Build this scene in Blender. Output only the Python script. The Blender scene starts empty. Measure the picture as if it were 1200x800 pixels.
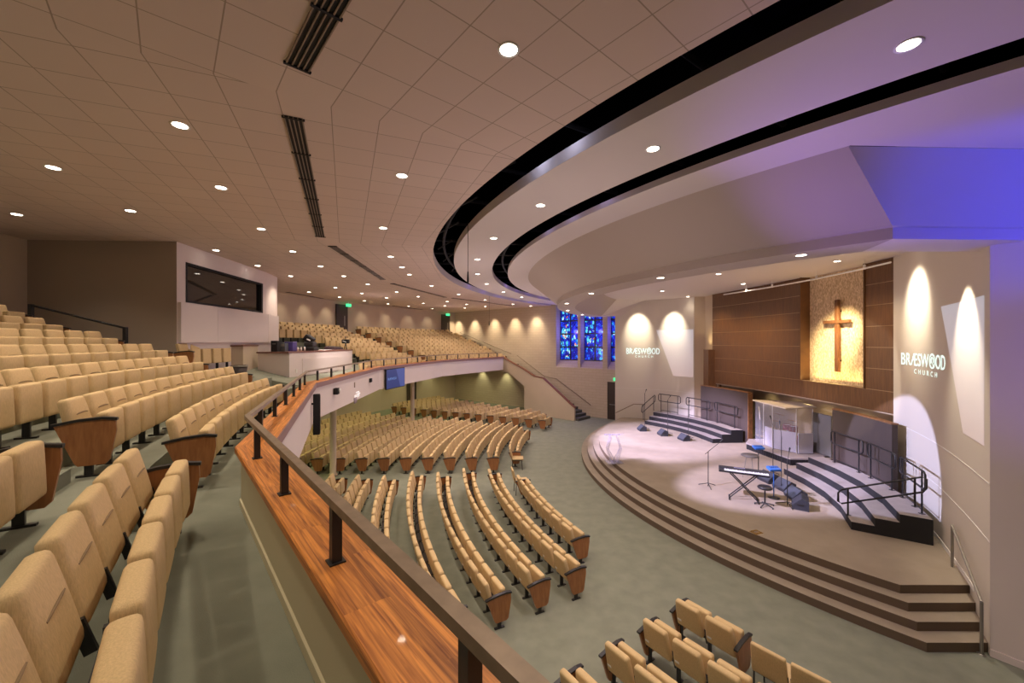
import bpy, bmesh, math, random
from mathutils import Vector, Matrix
from mathutils.bvhtree import BVHTree
random.seed(7)
PI = math.pi
R_ = math.radians
scene = bpy.context.scene
COL = scene.collection
HC = 5.4                      # eye height above the main floor
F = 467.0                     # focal length in pixels of a 1200 px wide frame
CX, CY = 17.2, 16.85          # centre of the round hall (rows, balcony and ceiling rings)
ZC = HC + 2.87                # ceiling height
ZB = HC - 1.8                 # balcony walkway height
ST = 0.66                     # stage height

def pt(R, th, z=None):
    x, y = CX - R * math.cos(R_(th)), CY - R * math.sin(R_(th))
    return Vector((x, y)) if z is None else Vector((x, y, z))

def far_y(x):                 # the straight far side wall
    return 33.8 - 0.838 * x

def th_far(R, off=0.0):
    th = -20.0
    while th > -80:
        p = pt(R, th)
        if p.y > far_y(p.x) - off: return th
        th -= 0.1
    return th

# ------------------------------------------------------------------ materials
MATS = {}
def nodes_of(m):
    m.use_nodes = True
    nt = m.node_tree
    return nt, nt.nodes, nt.links, nt.nodes['Principled BSDF']

def mat(name, col, rough=0.7, metal=0.0, noise=0.0, nscale=8.0, bump=0.0, bscale=60.0, spec=None, stretch=None, coat=0.0):
    m = bpy.data.materials.new(name); MATS[name] = m
    nt, N, L, b = nodes_of(m)
    b.inputs['Base Color'].default_value = (*col, 1)
    b.inputs['Roughness'].default_value = rough
    b.inputs['Metallic'].default_value = metal
    if spec is not None: b.inputs['Specular IOR Level'].default_value = spec
    if coat: b.inputs['Coat Weight'].default_value = coat
    if noise or bump:
        tc = N.new('ShaderNodeTexCoord'); mp = N.new('ShaderNodeMapping')
        L.new(tc.outputs['Object'], mp.inputs['Vector'])
        if stretch: mp.inputs['Scale'].default_value = stretch
    if noise:
        n = N.new('ShaderNodeTexNoise'); n.inputs['Scale'].default_value = nscale; n.inputs['Detail'].default_value = 4
        L.new(mp.outputs['Vector'], n.inputs['Vector'])
        r = N.new('ShaderNodeMapRange')
        r.inputs[1].default_value = 0.3; r.inputs[2].default_value = 0.7
        r.inputs[3].default_value = 1 - noise; r.inputs[4].default_value = 1 + noise
        L.new(n.outputs['Fac'], r.inputs[0])
        mx = N.new('ShaderNodeMix'); mx.data_type = 'RGBA'; mx.blend_type = 'MULTIPLY'
        mx.inputs[0].default_value = 1
        mx.inputs[6].default_value = (*col, 1)
        L.new(r.outputs[0], mx.inputs[7]); L.new(mx.outputs[2], b.inputs['Base Color'])
    if bump:
        n2 = N.new('ShaderNodeTexNoise'); n2.inputs['Scale'].default_value = bscale; n2.inputs['Detail'].default_value = 3
        L.new(mp.outputs['Vector'], n2.inputs['Vector'])
        bp = N.new('ShaderNodeBump'); bp.inputs['Strength'].default_value = bump; bp.inputs['Distance'].default_value = 0.01
        L.new(n2.outputs['Fac'], bp.inputs['Height']); L.new(bp.outputs['Normal'], b.inputs['Normal'])
    return m

def emit(name, col, strength):
    m = bpy.data.materials.new(name); MATS[name] = m
    nt, N, L, b = nodes_of(m)
    b.inputs['Base Color'].default_value = (*[min(1, c) * .5 for c in col], 1)
    b.inputs['Emission Color'].default_value = (*col, 1)
    b.inputs['Emission Strength'].default_value = strength
    return m

def wood_mat(name, dark, light, scale=(1, 12, 12), coord='Object', rough=0.4, nsc=3.0, coat=0.0, plank=None):
    m = bpy.data.materials.new(name); MATS[name] = m
    nt, N, L, b = nodes_of(m)
    tc = N.new('ShaderNodeTexCoord'); mp = N.new('ShaderNodeMapping')
    mp.inputs['Scale'].default_value = scale
    L.new(tc.outputs[coord], mp.inputs['Vector'])
    n = N.new('ShaderNodeTexNoise'); n.inputs['Scale'].default_value = nsc; n.inputs['Detail'].default_value = 6; n.inputs['Distortion'].default_value = 0.8
    vec = mp.outputs['Vector']
    if plank:
        bk = N.new('ShaderNodeTexBrick'); bk.inputs['Scale'].default_value = 1.0
        bk.inputs['Brick Width'].default_value = plank[0]; bk.inputs['Row Height'].default_value = plank[1]
        bk.inputs['Mortar Size'].default_value = 0.0; bk.inputs['Color1'].default_value = (0, 0, 0, 1); bk.inputs['Color2'].default_value = (1, 1, 1, 1)
        L.new(tc.outputs[coord], bk.inputs['Vector'])
        ad = N.new('ShaderNodeVectorMath'); ad.operation = 'MULTIPLY_ADD'
        ad.inputs[1].default_value = (9, 5, 3)
        L.new(bk.outputs['Color'], ad.inputs[0]); L.new(mp.outputs['Vector'], ad.inputs[2])
        vec = ad.outputs[0]
    L.new(vec, n.inputs['Vector'])
    cr = N.new('ShaderNodeValToRGB')
    cr.color_ramp.elements[0].position = 0.3; cr.color_ramp.elements[0].color = (*dark, 1)
    cr.color_ramp.elements[1].position = 0.68; cr.color_ramp.elements[1].color = (*light, 1)
    L.new(n.outputs['Fac'], cr.inputs['Fac'])
    out = cr.outputs['Color']
    if plank:
        mr = N.new('ShaderNodeMapRange'); mr.inputs[3].default_value = 0.82; mr.inputs[4].default_value = 1.12
        L.new(bk.outputs['Color'], mr.inputs[0])
        mx = N.new('ShaderNodeMix'); mx.data_type = 'RGBA'; mx.blend_type = 'MULTIPLY'; mx.inputs[0].default_value = 1
        L.new(out, mx.inputs[6]); L.new(mr.outputs[0], mx.inputs[7]); out = mx.outputs[2]
    L.new(out, b.inputs['Base Color'])
    b.inputs['Roughness'].default_value = rough
    if coat: b.inputs['Coat Weight'].default_value = coat
    return m

fabric = mat('tan_fabric', (0.62, 0.45, 0.235), 0.9, noise=0.10, nscale=130, bump=0.25, bscale=220, stretch=(1, 1, .15))
seam_m = mat('dark_seam_thread', (0.25, 0.17, 0.09), 0.9)  # dark stitch line across the backrest
panel_wood = wood_mat('seat_panel_wood', (0.26, 0.10, 0.035), (0.38, 0.165, 0.06), (8, 8, 1.2), rough=0.35)
black = mat('black_metal', (0.018, 0.017, 0.018), 0.4)
blackmatte = mat('black_matte', (0.012, 0.011, 0.012), 0.8)
carpet = mat('sage_carpet', (0.215, 0.225, 0.175), 0.95, noise=0.10, nscale=3.0, bump=0.3, bscale=150)
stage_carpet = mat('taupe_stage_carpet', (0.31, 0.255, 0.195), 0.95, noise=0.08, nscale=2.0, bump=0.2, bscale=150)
riser_top = mat('mauve_riser_carpet', (0.31, 0.27, 0.255), 0.95, noise=0.06, nscale=5)
paint = mat('warm_white_paint', (0.70, 0.615, 0.585), 0.75, noise=0.015, nscale=1.5)
paint_tan = mat('tan_paint', (0.56, 0.455, 0.335), 0.8, noise=0.03, nscale=1.0)
paint_taupe = mat('taupe_paint', (0.40, 0.325, 0.26), 0.85)
screen_paint = mat('curved_wall_paint', (0.66, 0.60, 0.52), 0.7)
parapet_in = mat('olive_cream_paint', (0.50, 0.455, 0.30), 0.7)
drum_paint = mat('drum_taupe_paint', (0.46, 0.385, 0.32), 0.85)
ring_paint = mat('ring_paint', (0.64, 0.57, 0.52), 0.85)
cap_wood = wood_mat('balcony_cap_oak', (0.23, 0.062, 0.012), (0.74, 0.29, 0.058), (0.9, 24, 1), coord='UV', rough=0.42, nsc=2.6, coat=0.06, plank=(0.95, 0.2))
edge_wood = wood_mat('dark_edge_wood', (0.16, 0.055, 0.03), (0.27, 0.10, 0.05), (1, 6, 1), coord='UV', rough=0.4)
bronze = mat('bronze_rail', (0.26, 0.195, 0.14), 0.45, 0.35, noise=0.15, nscale=12)
grey_metal = mat('grey_metal', (0.30, 0.28, 0.25), 0.4, 0.6)
white_m = mat('white_trim', (0.8, 0.78, 0.74), 0.5)
knee_m = mat('brown_mauve_panel', (0.062, 0.043, 0.036), 0.7)
door_m = mat('dark_brown_door', (0.055, 0.038, 0.028), 0.5)
dark_glass = mat('dark_booth_glass', (0.015, 0.014, 0.012), 0.03, spec=0.8)
void_m = mat('black_void', (0.0015, 0.0015, 0.0015), 1.0, spec=0.0)
duct_m = mat('black_painted_steel', (0.008, 0.008, 0.009), 0.7)
blue_plastic = mat('blue_casing', (0.025, 0.11, 0.36), 0.4)
purple_case = mat('violet_case', (0.07, 0.05, 0.24), 0.5)
grey_plastic = mat('grey_plastic', (0.10, 0.11, 0.12), 0.4)
paper_m = mat('white_paper', (0.85, 0.85, 0.85), 0.7)
keys_m = mat('white_keys', (0.8, 0.8, 0.78), 0.3)
red_m = mat('red_drum_shell', (0.35, 0.03, 0.03), 0.25)
brass_m = mat('brass_cymbal', (0.75, 0.52, 0.16), 0.25, 0.9)
chrome_m = mat('chrome', (0.7, 0.7, 0.7), 0.15, 1.0)
lens_m = emit('downlight_lens', (1.0, 0.90, 0.74), 14.0)
exit_m = emit('exit_sign_green', (0.05, 0.9, 0.35), 1.6)

acr = bpy.data.materials.new('clear_acrylic'); acr.use_nodes = True
_N, _L = acr.node_tree.nodes, acr.node_tree.links
_b = _N['Principled BSDF']; _b.inputs['Base Color'].default_value = (0.80, 0.82, 0.95, 1); _b.inputs['Roughness'].default_value = 0.05
_b.inputs['Alpha'].default_value = 0.11
acr2 = bpy.data.materials.new('clear_lectern_acrylic'); acr2.use_nodes = True
_b = acr2.node_tree.nodes['Principled BSDF']; _b.inputs['Base Color'].default_value = (0.72, 0.70, 0.98, 1); _b.inputs['Roughness'].default_value = 0.05
_b.inputs['Alpha'].default_value = 0.30

block_m = bpy.data.materials.new('painted_block_wall'); nt, N, L, b = nodes_of(block_m)
geo = N.new('ShaderNodeNewGeometry'); sx = N.new('ShaderNodeSeparateXYZ'); L.new(geo.outputs['Position'], sx.inputs[0])
m1 = N.new('ShaderNodeMath'); m1.operation = 'MULTIPLY'; m1.inputs[1].default_value = 0.7664; L.new(sx.outputs['X'], m1.inputs[0])
m2 = N.new('ShaderNodeMath'); m2.operation = 'MULTIPLY_ADD'; m2.inputs[1].default_value = -0.6423; L.new(sx.outputs['Y'], m2.inputs[0]); L.new(m1.outputs[0], m2.inputs[2])
cb = N.new('ShaderNodeCombineXYZ'); L.new(m2.outputs[0], cb.inputs[0]); L.new(sx.outputs['Z'], cb.inputs[1])
bk = N.new('ShaderNodeTexBrick'); bk.inputs['Scale'].default_value = 1.0; bk.inputs['Brick Width'].default_value = 0.6; bk.inputs['Row Height'].default_value = 0.2; bk.inputs['Mortar Size'].default_value = 0.012
bk.inputs['Color1'].default_value = (0.575, 0.47, 0.35, 1); bk.inputs['Color2'].default_value = (0.545, 0.44, 0.325, 1); bk.inputs['Mortar'].default_value = (0.49, 0.39, 0.28, 1)
L.new(cb.outputs[0], bk.inputs['Vector']); L.new(bk.outputs['Color'], b.inputs['Base Color']); b.inputs['Roughness'].default_value = 0.8

# acoustic tile ceiling: thin recessed joints in uv
tile_m = bpy.data.materials.new('acoustic_tile'); nt, N, L, b = nodes_of(tile_m)
uv = N.new('ShaderNodeTexCoord')
bk = N.new('ShaderNodeTexBrick'); bk.offset = 0.0; bk.inputs['Scale'].default_value = 1.0
bk.inputs['Brick Width'].default_value = 1.0; bk.inputs['Row Height'].default_value = 1.0
bk.inputs['Mortar Size'].default_value = 0.012; bk.inputs['Mortar Smooth'].default_value = 0.2
bk.inputs['Color1'].default_value = (0.64, 0.505, 0.425, 1); bk.inputs['Color2'].default_value = (0.665, 0.53, 0.445, 1)
bk.inputs['Mortar'].default_value = (0.38, 0.29, 0.22, 1)
L.new(uv.outputs['UV'], bk.inputs['Vector']); L.new(bk.outputs['Color'], b.inputs['Base Color'])
b.inputs['Roughness'].default_value = 0.95
bp = N.new('ShaderNodeBump'); bp.inputs['Strength'].default_value = 0.4; bp.inputs['Distance'].default_value = 0.01; bp.invert = True
L.new(bk.outputs['Fac'], bp.inputs['Height']); L.new(bp.outputs['Normal'], b.inputs['Normal'])

# stone panel behind the cross: small rough split-face strips
stone_m = bpy.data.materials.new('split_stone'); nt, N, L, b = nodes_of(stone_m)
tc = N.new('ShaderNodeTexCoord'); mp = N.new('ShaderNodeMapping'); mp.inputs['Scale'].default_value = (3, 14, 7)
L.new(tc.outputs['Object'], mp.inputs['Vector'])
vo = N.new('ShaderNodeTexVoronoi'); vo.inputs['Scale'].default_value = 2.0; vo.inputs['Randomness'].default_value = 0.9
L.new(mp.outputs['Vector'], vo.inputs['Vector'])
cr = N.new('ShaderNodeValToRGB'); cr.color_ramp.elements[0].color = (0.52, 0.36, 0.20, 1); cr.color_ramp.elements[1].color = (0.84, 0.66, 0.43, 1)
sp = N.new('ShaderNodeSeparateColor'); L.new(vo.outputs['Color'], sp.inputs[0]); L.new(sp.outputs[0], cr.inputs['Fac'])
L.new(cr.outputs['Color'], b.inputs['Base Color']); b.inputs['Roughness'].default_value = 0.85
bp = N.new('ShaderNodeBump'); bp.inputs['Strength'].default_value = 0.9; bp.inputs['Distance'].default_value = 0.04
L.new(sp.outputs[1], bp.inputs['Height']); L.new(bp.outputs['Normal'], b.inputs['Normal'])

wall_wood = wood_mat('walnut_slats', (0.085, 0.035, 0.010), (0.165, 0.073, 0.021), (1, 22, 1.0), rough=0.45, nsc=1.6)
cross_wood = wood_mat('cross_wood', (0.10, 0.035, 0.01), (0.22, 0.09, 0.03), (8, 8, 1), rough=0.45)

# stained glass
glass_m = bpy.data.materials.new('stained_glass'); nt, N, L, b = nodes_of(glass_m)
tc = N.new('ShaderNodeTexCoord'); mp = N.new('ShaderNodeMapping'); mp.inputs['Scale'].default_value = (6, 6, 4.2)
L.new(tc.outputs['Object'], mp.inputs['Vector'])
vo = N.new('ShaderNodeTexVoronoi'); vo.inputs['Scale'].default_value = 1.0; vo.distance = 'MANHATTAN'; vo.inputs['Randomness'].default_value = 1.0
L.new(mp.outputs['Vector'], vo.inputs['Vector'])
sp = N.new('ShaderNodeSeparateColor'); L.new(vo.outputs['Color'], sp.inputs[0])
big = N.new('ShaderNodeTexNoise'); big.inputs['Scale'].default_value = 0.9; L.new(tc.outputs['Object'], big.inputs['Vector'])
ad = N.new('ShaderNodeMath'); ad.operation = 'MULTIPLY_ADD'; ad.inputs[1].default_value = 1.1; 
sb = N.new('ShaderNodeMath'); sb.operation = 'SUBTRACT'; sb.inputs[1].default_value = 0.60; L.new(big.outputs['Fac'], sb.inputs[0])
L.new(sb.outputs[0], ad.inputs[0]); L.new(sp.outputs[0], ad.inputs[2])
cr = N.new('ShaderNodeValToRGB'); cr.color_ramp.interpolation = 'CONSTANT'
E = cr.color_ramp.elements
E[0].position = 0; E[0].color = (0.004, 0.01, 0.30, 1)
E[1].position = 0.30; E[1].color = (0.01, 0.03, 0.65, 1)
for pos, c in [(0.50, (0.01, 0.12, 0.85)), (0.62, (0.03, 0.40, 0.85)), (0.72, (0.10, 0.62, 0.85)), (0.82, (0.45, 0.75, 0.85)), (0.88, (0.75, 0.12, 0.06)), (0.94, (0.95, 0.45, 0.25)), (0.97, (0.9, 0.9, 0.9))]:
    e = E.new(pos); e.color = (*c, 1)
L.new(ad.outputs[0], cr.inputs['Fac'])
vd = N.new('ShaderNodeTexVoronoi'); vd.feature = 'DISTANCE_TO_EDGE'; vd.inputs['Scale'].default_value = 1.0
L.new(mp.outputs['Vector'], vd.inputs['Vector'])
gt = N.new('ShaderNodeMath'); gt.operation = 'GREATER_THAN'; gt.inputs[1].default_value = 0.045; L.new(vd.outputs['Distance'], gt.inputs[0])
mx = N.new('ShaderNodeMix'); mx.data_type = 'RGBA'; mx.blend_type = 'MULTIPLY'; mx.inputs[0].default_value = 1
L.new(cr.outputs['Color'], mx.inputs[6]); L.new(gt.outputs[0], mx.inputs[7])
L.new(mx.outputs[2], b.inputs['Emission Color']); b.inputs['Emission Strength'].default_value = 1.25
b.inputs['Base Color'].default_value = (0.01, 0.01, 0.06, 1); b.inputs['Roughness'].default_value = 0.2

# ------------------------------------------------------------------ mesh helpers
class MB:
    def __init__(s): s.v = []; s.f = []; s.mi = []; s.uv = {}; s.sm = []
    def add(s, verts, faces, mi=0, smooth=False, uvs=None):
        o = len(s.v); s.v += [tuple(v) for v in verts]
        for i, f in enumerate(faces):
            s.f.append([o + k for k in f]); s.mi.append(mi); s.sm.append(smooth)
            if uvs: s.uv[len(s.f) - 1] = uvs[i]
        return s
    def box(s, c, size, rz=0.0, mi=0, M=None):
        hx, hy, hz = size[0] / 2, size[1] / 2, size[2] / 2
        vs = [Vector((x, y, z)) for x in (-hx, hx) for y in (-hy, hy) for z in (-hz, hz)]
        T = Matrix.Translation(Vector(c)) @ Matrix.Rotation(rz, 4, 'Z')
        if M is not None: T = Matrix.Translation(Vector(c)) @ M
        vs = [T @ v for v in vs]
        return s.add(vs, [(0, 1, 3, 2), (4, 6, 7, 5), (0, 4, 5, 1), (2, 3, 7, 6), (0, 2, 6, 4), (1, 5, 7, 3)], mi)
    def prism(s, poly, z0, z1, mi=0, mtop=None):
        n = len(poly)
        a = sum(poly[i][0] * poly[(i + 1) % n][1] - poly[(i + 1) % n][0] * poly[i][1] for i in range(n))
        if a < 0: poly = list(poly)[::-1]
        g = (lambda z, i: z[i] if isinstance(z, (list, tuple)) else z)
        if a < 0:
            if isinstance(z0, (list, tuple)): z0 = z0[::-1]
            if isinstance(z1, (list, tuple)): z1 = z1[::-1]
        vs = [(p[0], p[1], g(z0, i)) for i, p in enumerate(poly)] + [(p[0], p[1], g(z1, i)) for i, p in enumerate(poly)]
        fs = [tuple(range(n))[::-1]] + [(i, (i + 1) % n, (i + 1) % n + n, i + n) for i in range(n)]
        s.add(vs, fs, mi)
        s.add(vs[n:], [tuple(range(n))], mi if mtop is None else mtop)
        return s
    def plate(s, p3, thick, mi=0):
        """planar polygon of 3D points, extruded by the vector thick"""
        n = len(p3); t = Vector(thick)
        vs = [Vector(p) for p in p3] + [Vector(p) + t for p in p3]
        fs = [tuple(range(n)), tuple(range(n, 2 * n))[::-1]] + [(i, i + n, (i + 1) % n + n, (i + 1) % n) for i in range(n)]
        return s.add(vs, fs, mi)
    def tube(s, path, r, n=8, mi=0, closed=False):
        P = [Vector(p) for p in path]; m = len(P); vs = []; fs = []
        prev = None
        for i, p in enumerate(P):
            a = P[(i - 1) % m] if (i > 0 or closed) else p
            c = P[(i + 1) % m] if (i < m - 1 or closed) else p
            d = (c - a).normalized()
            up = prev if prev is not None else (Vector((0, 0, 1)) if abs(d.z) < 0.9 else Vector((1, 0, 0)))
            u = (up - d * up.dot(d))
            if u.length < 1e-5: u = Vector((1, 0, 0)) - d * d.x
            u.normalize(); w = d.cross(u); prev = u
            k = 1.0
            if 0 < i < m - 1 or closed:
                d1 = (p - a).normalized(); cs = max(0.5, d1.dot(d)); k = 1 / cs
            rr = r[i] if isinstance(r, (list, tuple)) else r
            for j in range(n):
                an = 2 * PI * j / n
                vs.append(p + (u * math.cos(an) + w * math.sin(an)) * rr * k)
        cnt = m if closed else m - 1
        for i in range(cnt):
            for j in range(n):
                i2 = (i + 1) % m
                fs.append((i * n + j, i * n + (j + 1) % n, i2 * n + (j + 1) % n, i2 * n + j))
        s.add(vs, fs, mi, True)
        if not closed:
            s.add(vs[:n], [tuple(range(n))[::-1]], mi); s.add(vs[-n:], [tuple(range(n))], mi)
        return s
    def lathe(s, prof, c=(0, 0, 0), n=24, mi=0, M=None, smooth=True):
        vs = []; fs = []
        for (r, z) in prof:
            for j in range(n):
                a = 2 * PI * j / n; v = Vector((r * math.cos(a), r * math.sin(a), z))
                if M is not None: v = M @ v
                vs.append(v + Vector(c))
        for i in range(len(prof) - 1):
            for j in range(n):
                fs.append((i * n + j, i * n + (j + 1) % n, (i + 1) * n + (j + 1) % n, (i + 1) * n + j))
        return s.add(vs, fs, mi, smooth)
    def strip(s, prof, n=40, closed=False, mi=0, smooth=True, caps=False, flip=False):
        """profile rows (R, z, thA, thB) swept round the hall's centre"""
        m = len(prof); vs = []; fs = []
        for (R, z, a, b) in prof:
            for k in range(n + 1):
                vs.append(pt(R, a + (b - a) * k / n, z))
        for i in range(m if closed else m - 1):
            j = (i + 1) % m
            for k in range(n):
                f = (i * (n + 1) + k, i * (n + 1) + k + 1, j * (n + 1) + k + 1, j * (n + 1) + k)
                fs.append(f[::-1] if flip else f)
        s.add(vs, fs, mi, smooth)
        if caps and closed:
            s.add([vs[i * (n + 1)] for i in range(m)], [tuple(range(m))], mi)
            s.add([vs[i * (n + 1) + n] for i in range(m)], [tuple(range(m))[::-1]], mi)
        return s
    def sweep(s, path, prof, mi=0, closed_prof=True, caps=True):
        """profile (offset to the left of the path, z) along a mitred 2D path; uv = (length, across)"""
        P = [Vector(p[:2]) for p in path]; m = len(P); q = len(prof); vs = []; ln = [0.0]
        for i in range(1, m): ln.append(ln[-1] + (P[i] - P[i - 1]).length)
        for i in range(m):
            d0 = (P[i] - P[i - 1]).normalized() if i else (P[1] - P[0]).normalized()
            d1 = (P[i + 1] - P[i]).normalized() if i < m - 1 else d0
            n0 = Vector((-d0.y, d0.x)); n1 = Vector((-d1.y, d1.x)); nn = (n0 + n1); nn = nn / nn.length
            nn = nn / max(0.3, nn.dot(n0))
            for (o, z) in prof: vs.append((P[i].x + nn.x * o, P[i].y + nn.y * o, z))
        acc = [0.0]
        for j in range(q): a, b2 = prof[j], prof[(j + 1) % q]; acc.append(acc[-1] + math.hypot(a[0] - b2[0], a[1] - b2[1]))
        fs = []; uvs = []
        for i in range(m - 1):
            for j in range(q if closed_prof else q - 1):
                k = (j + 1) % q
                fs.append((i * q + j, (i + 1) * q + j, (i + 1) * q + k, i * q + k))
                uvs.append([(ln[i], acc[j]), (ln[i + 1], acc[j]), (ln[i + 1], acc[j + 1]), (ln[i], acc[j + 1])])
        s.add(vs, fs, mi, False, uvs)
        if caps and closed_prof:
            s.add(vs[:q], [tuple(range(q))], mi); s.add(vs[-q:], [tuple(range(q))[::-1]], mi)
        return s
    def rbox(s, size, M, bev=0.03, seg=3, mi=0, bulge=0.0, taper=0.0):
        bm = bmesh.new(); bmesh.ops.create_cube(bm, size=1.0)
        for v in bm.verts: v.co = Vector((v.co.x * size[0], v.co.y * size[1], v.co.z * size[2]))
        if bev: bmesh.ops.bevel(bm, geom=list(bm.edges), offset=bev, segments=seg, profile=0.6, affect='EDGES')
        if bulge:
            ed = [e for e in bm.edges if e.calc_length() > 0.12]
            bmesh.ops.subdivide_edges(bm, edges=ed, cuts=3, use_grid_fill=True)
        bm.normal_update()
        vs = []
        for v in bm.verts:
            c = v.co.copy()
            if bulge:
                u, w = 2 * c.x / size[0], 2 * c.z / size[2]
                k = max(0, 1 - u * u) * max(0, 1 - w * w)
                c.y += bulge * k if c.y > 0 else 0
            if taper: c.x *= 1 - taper * max(0, c.z / size[2] + .5) ** 2
            vs.append(M @ c)
        bm.verts.index_update()
        fs = [[v.index for v in f.verts] for f in bm.faces]
        bm.free()
        return s.add(vs, fs, mi, True)
    def build(s, name, mats, parent=None, loc=None, fix=True):
        me = bpy.data.meshes.new(name); me.from_pydata(s.v, [], s.f); me.update()
        for m in (mats if isinstance(mats, (list, tuple)) else [mats]): me.materials.append(m)
        for i, p in enumerate(me.polygons): p.material_index = s.mi[i]; p.use_smooth = s.sm[i]
        if s.uv:
            lay = me.uv_layers.new(name='UVMap')
            for fi, us in s.uv.items():
                for li, u in zip(me.polygons[fi].loop_indices, us): lay.data[li].uv = u
        if fix:
            bm = bmesh.new(); bm.from_mesh(me); bmesh.ops.recalc_face_normals(bm, faces=bm.faces); bm.to_mesh(me); bm.free()
        o = bpy.data.objects.new(name, me); COL.objects.link(o)
        if parent is not None: o.parent = parent
        if loc is not None: o.location = loc
        return o

def tag(o, label, cat, group=None, kind=None):
    o['label'] = label; o['category'] = cat
    if group: o['group'] = group
    if kind: o['kind'] = kind
    return o
def struct(o, label=None, cat=None):
    o['kind'] = 'structure'
    if label: o['label'] = label
    if cat: o['category'] = cat
    return o
def empty(name, loc, rz=0.0):
    o = bpy.data.objects.new(name, None); COL.objects.link(o); o.location = loc; o.rotation_euler = (0, 0, rz); o.empty_display_size = 0.1
    return o
def copy_tree(o, parent=None):
    c = o.copy(); COL.objects.link(c)
    if parent is not None: c.parent = parent
    for ch in list(o.children): copy_tree(ch, c)
    return c
ORD = ['zeroth', 'first', 'second', 'third', 'fourth', 'fifth', 'sixth', 'seventh', 'eighth', 'ninth', 'tenth', 'eleventh', 'twelfth', 'thirteenth',
       'fourteenth', 'fifteenth', 'sixteenth', 'seventeenth', 'eighteenth', 'nineteenth', 'twentieth', 'twenty-first', 'twenty-second', 'twenty-third', 'twenty-fourth']
def ray_path(px, path):
    """where the vertical plane through image column px meets a 2D path: (arc length, point)"""
    k = (px - 600) / F; acc = 0.0
    for a, b2 in zip(path, path[1:]):
        a = Vector(a[:2]); b2 = Vector(b2[:2]); d = b2 - a
        den = d.x - k * d.y
        if abs(den) > 1e-9:
            t = (k * a.y - a.x) / den
            if -0.02 <= t <= 1.02: return acc + t * d.length, a + d * t
        acc += d.length
    return None
def along(path, s):
    for a, b2 in zip(path, path[1:]):
        a = Vector(a[:2]); b2 = Vector(b2[:2]); l = (b2 - a).length
        if s <= l or b2 == Vector(path[-1][:2]):
            d = (b2 - a) / l; return a + d * s, d
        s -= l
def arc_smooth(path, n=6):
    """Catmull-Rom refinement of a 2D polyline"""
    P = [Vector(p) for p in path]; P = [2 * P[0] - P[1]] + P + [2 * P[-1] - P[-2]]; out = []
    for i in range(1, len(P) - 2):
        for k in range(n):
            t = k / n; a, b2, c, d = P[i - 1:i + 3]
            out.append(0.5 * ((2 * b2) + (c - a) * t + (2 * a - 5 * b2 + 4 * c - d) * t * t + (3 * b2 - a - 3 * c + d) * t ** 3))
    out.append(P[-2]); return out
# ------------------------------------------------------------------ the setting
TB, TR = 24.70, 0.30          # first tier edge radius, riser of a tier
PITCH, SP = 0.92, 0.53
def tier_z(n): return ZB + TR * n

fl = MB(); fl.box((2, 18, -0.1), (40, 56, 0.2)); struct(fl.build('floor', carpet))

# balcony floor: stepped tiers, with half steps in the aisles
AISLES = [31.0, 12.9, -21.6]
b_ = MB(); R0 = 23.75; prof = [(R0, 3.22), (R0, ZB), (TB, ZB)]
for n in range(1, 8):
    r = TB + PITCH * (n - 1); prof += [(r, tier_z(n)), ((r + PITCH) if n < 7 else 31.5, tier_z(n))]
prof += [(31.5, 3.22)]
flat = [(r, min(z, tier_z(1)) if r < 27.45 and z > ZB + .4 else z) for r, z in prof]; flat = [q for q in flat if not (TB + .1 < q[0] < 27.3)]
for pf, ta, tb, nn in ((prof, 56, 7.2, 36), (flat, 7.2, -10.6, 14), (prof, -10.6, None, 26)):
    b_.strip([(r, z, ta, th_far(r, .05) if tb is None else tb) for r, z in pf], n=nn, closed=True, caps=True, smooth=False)
for th in AISLES:
    for n in range(0, 7):
        r = TB + PITCH * n; a = 1.15 if th > 0 else 1.25
        b_.strip([(r - .34, tier_z(n) - .01, th + a, th - a), (r - .34, tier_z(n) + TR / 2, th + a, th - a), (r + .02, tier_z(n) + TR / 2, th + a, th - a), (r + .02, tier_z(n) - .01, th + a, th - a)], n=3, closed=True, caps=True, smooth=False)
FP_ = [pt(23.44, t) for t in (49.7, 31.7, 13.7, -4.3, -22.3, -40.3)]; b_.sweep(FP_, [(.1, 3.23), (.1, ZB - .002), (.62, ZB - .002), (.62, 3.23)])
struct(b_.build('balcony_floor', carpet))
u_ = MB(); u_.sweep(FP_, [(.06, 3.20), (.06, 3.215), (.6, 3.215), (.6, 3.20)]); u_.strip([(R0, 3.20, 56, th_far(R0, .05)), (31.4, 3.20, 56, th_far(31.4, .05))], n=40, flip=True)
struct(u_.build('ceiling_under_balcony', paint, fix=False))

# balcony front: parapet, oak cap, baseboard
VTH = [49.7, 31.7, 13.7, -4.3, -22.3, -40.3]
FP = [pt(23.44, t) for t in VTH]
p_ = MB(); p_.sweep(FP, [(.03, 3.2), (.03, 4.2), (.27, 4.2), (.27, 3.2)]); parapet = struct(p_.build('balcony_parapet', paint))
pi = MB(); pi.sweep(FP, [(.262, ZB), (.262, 4.19), (.278, 4.19), (.278, ZB)]); struct(pi.build('trim_2', parapet_in))
bb = MB(); bb.sweep(FP, [(.275, ZB), (.275, ZB + .085), (.292, ZB + .075), (.292, ZB)]); struct(bb.build('baseboard_balcony', parapet_in))
cp = MB(); cp.sweep(FP, [(-.02, 4.2), (-.02, 4.252), (-.012, 4.26), (.325, 4.26), (.335, 4.252), (.335, 4.2)]); struct(cp.build('trim_1', cap_wood))
cl = MB(); cl.sweep(FP, [(-.03, 4.11), (-.03, 4.245), (.03, 4.245), (.03, 4.11)]); struct(cl.build('trim_13', mat('mauve_brown_edge', (.25, .145, .14), .5)))

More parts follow.
